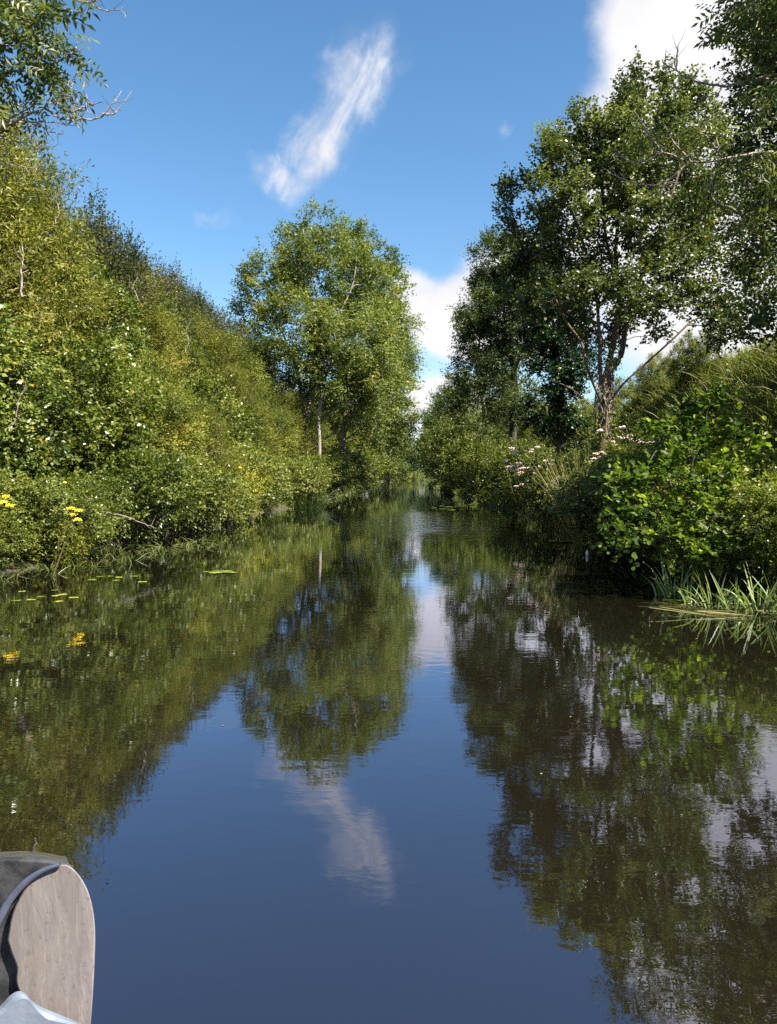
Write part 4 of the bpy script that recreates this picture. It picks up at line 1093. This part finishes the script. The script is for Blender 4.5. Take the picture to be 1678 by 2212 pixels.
# ------------------------------------------------------------------ ground cover: grass and leaves on both banks
def scatter(name, label, cat, n, fx, Yr, kindf, mat, seed, **kw):
    rng = np.random.default_rng(seed)
    Y = Yr[0] + (Yr[1] - Yr[0]) * rng.random(n) ** 1.5
    d = rng.uniform(kw.get('d0', 0), kw.get('d1', 8), n)
    X = fx(Y, d); Z = ground(X, Y)
    P = np.stack([X, Y, Z], 1)
    if kindf == 'grass':
        h_ = kw.get('h', .5) * rng.uniform(.4, 1.2, n) * (1 + Y / 90)
        D = np.stack([rng.normal(0, .35, n), rng.normal(0, .35, n), np.ones(n)], 1) * h_[:, None]
        V, F, tt = blades(P - [0, 0, .03], D, .010 + .0007 * Y, rng, kw.get('tint', .5), .2, .45, 3)
    else:
        D = rng.normal(0, .5, (n, 3)) + [0, 0, 1.0]
        V, F, tt = twig_leaves(P, D, rng.uniform(.2, .7, n), 8, kw.get('size', .08), 'wide', rng, np.clip(rng.normal(.4, .18, n), 0, .9), .3)
    return tag(Geo().add(V, F, tt).build(name, mat), label, cat, kind='stuff')
fl = lambda Y, d: xl(Y) - d
fr_ = lambda Y, d: xr(Y) + d
scatter('ground_cover', 'low creeping leaves covering the soil of the left bank', 'ground cover', 20000, fl, (8, 130), 'leaf', M['bramble'], 171, d0=-.12, d1=9)
scatter('ground_cover', 'low creeping leaves covering the soil of the right bank', 'ground cover', 14000, fr_, (6, 130), 'leaf', M['bramble'], 172, d0=.05, d1=6)
scatter('slope_grass', 'long yellowing grass on the upper right slope', 'grass', 42000, fr_, (11, 34), 'grass', M['grass'], 173, d0=1.6, d1=9, h=.6, tint=.66)
scatter('ground_cover', 'mixed low leaves among the grass of the right slope', 'ground cover', 9000, fr_, (11, 40), 'leaf', M['bramble'], 178, d0=1.5, d1=9, size=.10)
scatter('edge_grass', 'thin grass fringing the left water edge', 'grass', 2600, fl, (9, 120), 'grass', M['grass'], 174, d0=0, d1=.7, h=.22, tint=.4)
scatter('edge_grass', 'sparse grass fringing the right water edge', 'grass', 6000, fr_, (7, 120), 'grass', M['grass'], 175, d0=-.05, d1=.6, h=.35, tint=.4)
scatter('point_grass', 'bright grass on the far point where the canal bends', 'grass', 9000, fr_, (150, 330), 'grass', M['grass'], 176, d0=-.5, d1=9, h=.55, tint=.6)

# ------------------------------------------------------------------ boat the picture is taken from
boat = empty('canal_boat', (-.75, .2, 0), 'grey canal boat bow with a worn pinkish wooden post at the lower left', 'boat')
m, t = new_mat('worn_wood')
g = t.node('ShaderNodeNewGeometry').outputs['Position']
st = t.node('ShaderNodeMapping', {'Vector': g, 'Scale': (1, 1, .22)}).outputs[0]
n1 = t.noise(st, 60.0, 8.0, .7, .6); n2 = t.noise(g, 22.0, 6.0, .65); n3 = t.noise(g, 130, 4, .6)
c = t.mixc(t.step(n1.outputs[0], .3, .7), (.145, .127, .126), (.208, .184, .182))
c = t.mixc(t.m('MULTIPLY', t.step(n2.outputs[0], .52, .66), .6), c, (.185, .160, .135))
c = t.mixc(t.m('MULTIPLY', t.step(n3.outputs[0], .60, .66), .8), c, (.14, .10, .09))
sc_ = t.noise(t.node('ShaderNodeMapping', {'Vector': g, 'Scale': (1, 1, .12), 'Rotation': (0, .12, 0)}).outputs[0], 95, 6, .75, 1.2).outputs[0]
c = t.mixc(t.m('MULTIPLY', t.step(sc_, .55, .61), .3), c, (.34, .30, .285))
c = t.mixc(t.m('MULTIPLY', t.step(sc_, .42, .36), .35), c, (.085, .07, .066))
bp = t.node('ShaderNodeBump', {'Height': n1.outputs[0], 'Strength': .5, 'Distance': .002})
b = t.node('ShaderNodeBsdfPrincipled', {'Base Color': c, 'Roughness': .8, 'Normal': bp.outputs[0]})
t.node('ShaderNodeOutputMaterial', {'Surface': b.outputs[0]}); M['worn'] = m
M['tar'] = plain_mat('black_band', (.030, .030, .033), .22, (.085, .085, .092), 28, 0.3, .3)
M['topmoss'] = plain_mat('dull_olive_paint', (.085, .082, .068), .4, (.055, .052, .045), 60, 0, .4)
M['gun'] = plain_mat('pale_grey_paint', (.15, .18, .24), .35, (.19, .22, .28), 20, 0, .2)
M['hull'] = plain_mat('hull_paint', (.05, .07, .08), .45, (.08, .09, .09), 6)
YP = .80
def face_outline(grow=0.0):
    pts = [(-40, 1880), (20, 1872), (70, 1866), (120, 1866), (150, 1872), (175, 1892), (193, 1925), (203, 1965), (206, 2010), (205, 2060), (202, 2120), (198, 2180), (193, 2250), (185, 2330), (-40, 2330)]
    return [U(x, y, YP) for x, y in pts]
def extrude(pts, d0, d1, name, mat, parent, bev=.006, lean=(-.50, -.72)):
    """solid with the outline pts, running from d0 to d1 along Y with rounded edges"""
    pts = np.array(pts); c0 = pts.mean(0); rings = []
    for dy, k in ((d0, -bev), (d0 + bev * .4, -bev * .4), (d0 + bev, 0), (d1 - bev, 0), (d1 - bev * .4, -bev * .4), (d1, -bev)):
        q = pts + nrm(pts - c0) * k; q = q.copy(); q[:, 1] += dy; q[:, 0] += dy * lean[0]; q[:, 2] += dy * lean[1]; rings.append(q)
    V = np.concatenate(rings); n = len(pts)
    F4 = [(j * n + i, j * n + (i + 1) % n, (j + 1) * n + (i + 1) % n, (j + 1) * n + i) for j in range(5) for i in range(n)]
    me = bpy.data.meshes.new(name); me.from_pydata([tuple(v) for v in V - np.array(parent.location)], [], F4 + [tuple(range(n))[::-1], tuple(range(5 * n, 6 * n))])
    me.update(); me.materials.append(mat)
    o = bpy.data.objects.new(name, me); col.objects.link(o); o.parent = parent; return o
post_face = [(16, 2030), (26, 1975), (50, 1925), (80, 1893), (112, 1872), (135, 1866), (152, 1870), (172, 1890), (190, 1922), (201, 1962), (206, 2010), (205, 2070), (202, 2130), (198, 2190), (192, 2260), (188, 2340), (60, 2340), (70, 2200), (45, 2150), (35, 2120), (36, 2090), (25, 2060)]
extrude([U(x, y, YP) for x, y in spline(post_face + [post_face[0]], 3)[:-1]], 0.0, .09, 'wooden_post', M['worn'], boat, .002)
band = [(-60, 1862), (-10, 1850), (40, 1848), (100, 1852), (145, 1860), (158, 1871), (135, 1874), (110, 1880), (80, 1900), (52, 1932), (32, 1978), (24, 2030), (30, 2060), (42, 2092), (44, 2120), (54, 2150), (80, 2190), (90, 2240), (80, 2340), (-60, 2340)]
extrude([U(x, y, YP + .012) for x, y in spline(band + [band[0]], 2)[:-1]], 0.0, .10, 'black_band', M['tar'], boat, .006)
# thin strip, coloured as the highlight running round the shoulder of the band
rib = [U(x, y, YP - .004) for x, y in [(-60, 2085), (-10, 2000), (20, 1945), (55, 1905), (92, 1880), (130, 1866)]]
P = spline(rib, 8); V, F = tube(P, np.linspace(.006, .002, len(P)), 8)
M['highlight'] = plain_mat('highlight_blue_grey', (.11, .13, .20), .3, (.16, .18, .25), 30, .5)
mesh_obj('highlight_strip', V, F, M['highlight'], boat, smooth=True)
topc = [(-60, 1878), (-60, 1860), (-10, 1854), (40, 1852), (100, 1856), (150, 1866), (140, 1872), (90, 1876), (50, 1880), (0, 1880)]
extrude([U(x, y, YP + .016) for x, y in topc], 0.0, .09, 'post_cap', M['topmoss'], boat, .003, (-.5, -.42))
# pale painted rail coming towards the viewer
rail = [U(-90, 2190, .74), U(-20, 2170, .74), U(20, 2165, .74), U(50, 2150, .73), U(70, 2185, .72), U(110, 2235, .68), U(170, 2330, .60)]
g_ = Geo()
plate = [(-70, 2225), (-30, 2196), (0, 2172), (20, 2150), (38, 2140), (54, 2144), (66, 2158), (84, 2172), (112, 2184), (150, 2200), (190, 2217), (260, 2250), (330, 2300), (330, 2420), (-70, 2420)]
extrude([U(x, y, .73) for x, y in spline(plate + [plate[0]], 3)[:-1]], 0.0, .05, 'gunwale_plate', M['gun'], boat, .009)
# hull below and behind the viewer
sec = []
ys = [.86, .78, .6, .2, -.6, -2.0, -6.0]
hw = [.05, .16, .30, .52, .80, 1.0, 1.0]
V, F = [], []
for y, w_ in zip(ys, hw):
    for sx, z_ in ((-1.0, 1.08), (-.96, .6), (-.8, .0), (-.55, -.35), (.55, -.35), (.8, .0), (.96, .6), (1.0, 1.08)):
        V.append((-.62 - .35 * (1 - w_) * 0 - .40 + sx * w_, y - (1.08 - z_) * .18, z_))
for j in range(len(ys) - 1):
    for i in range(7): F.append((j * 8 + i, j * 8 + i + 1, (j + 1) * 8 + i + 1, (j + 1) * 8 + i))
    F.append((j * 8 + 7, j * 8, (j + 1) * 8, (j + 1) * 8 + 7))
mesh_obj('hull', V, np.array(F), M['hull'], boat)
V, F = [], []
for y0, y1, w0, z0, z1 in ((-1.2, -6.0, .78, 1.08, 2.0),):
    V = [(-1.02 - w0, y0, z0), (-1.02 + w0, y0, z0), (-1.02 + w0, y1, z0), (-1.02 - w0, y1, z0), (-1.02 - w0 * .85, y0, z1), (-1.02 + w0 * .85, y0, z1), (-1.02 + w0 * .85, y1, z1), (-1.02 - w0 * .85, y1, z1)]
    F = [(0, 1, 5, 4), (1, 2, 6, 5), (2, 3, 7, 6), (3, 0, 4, 7), (4, 5, 6, 7)]
mesh_obj('cabin', V, np.array(F), M['gun'], boat)
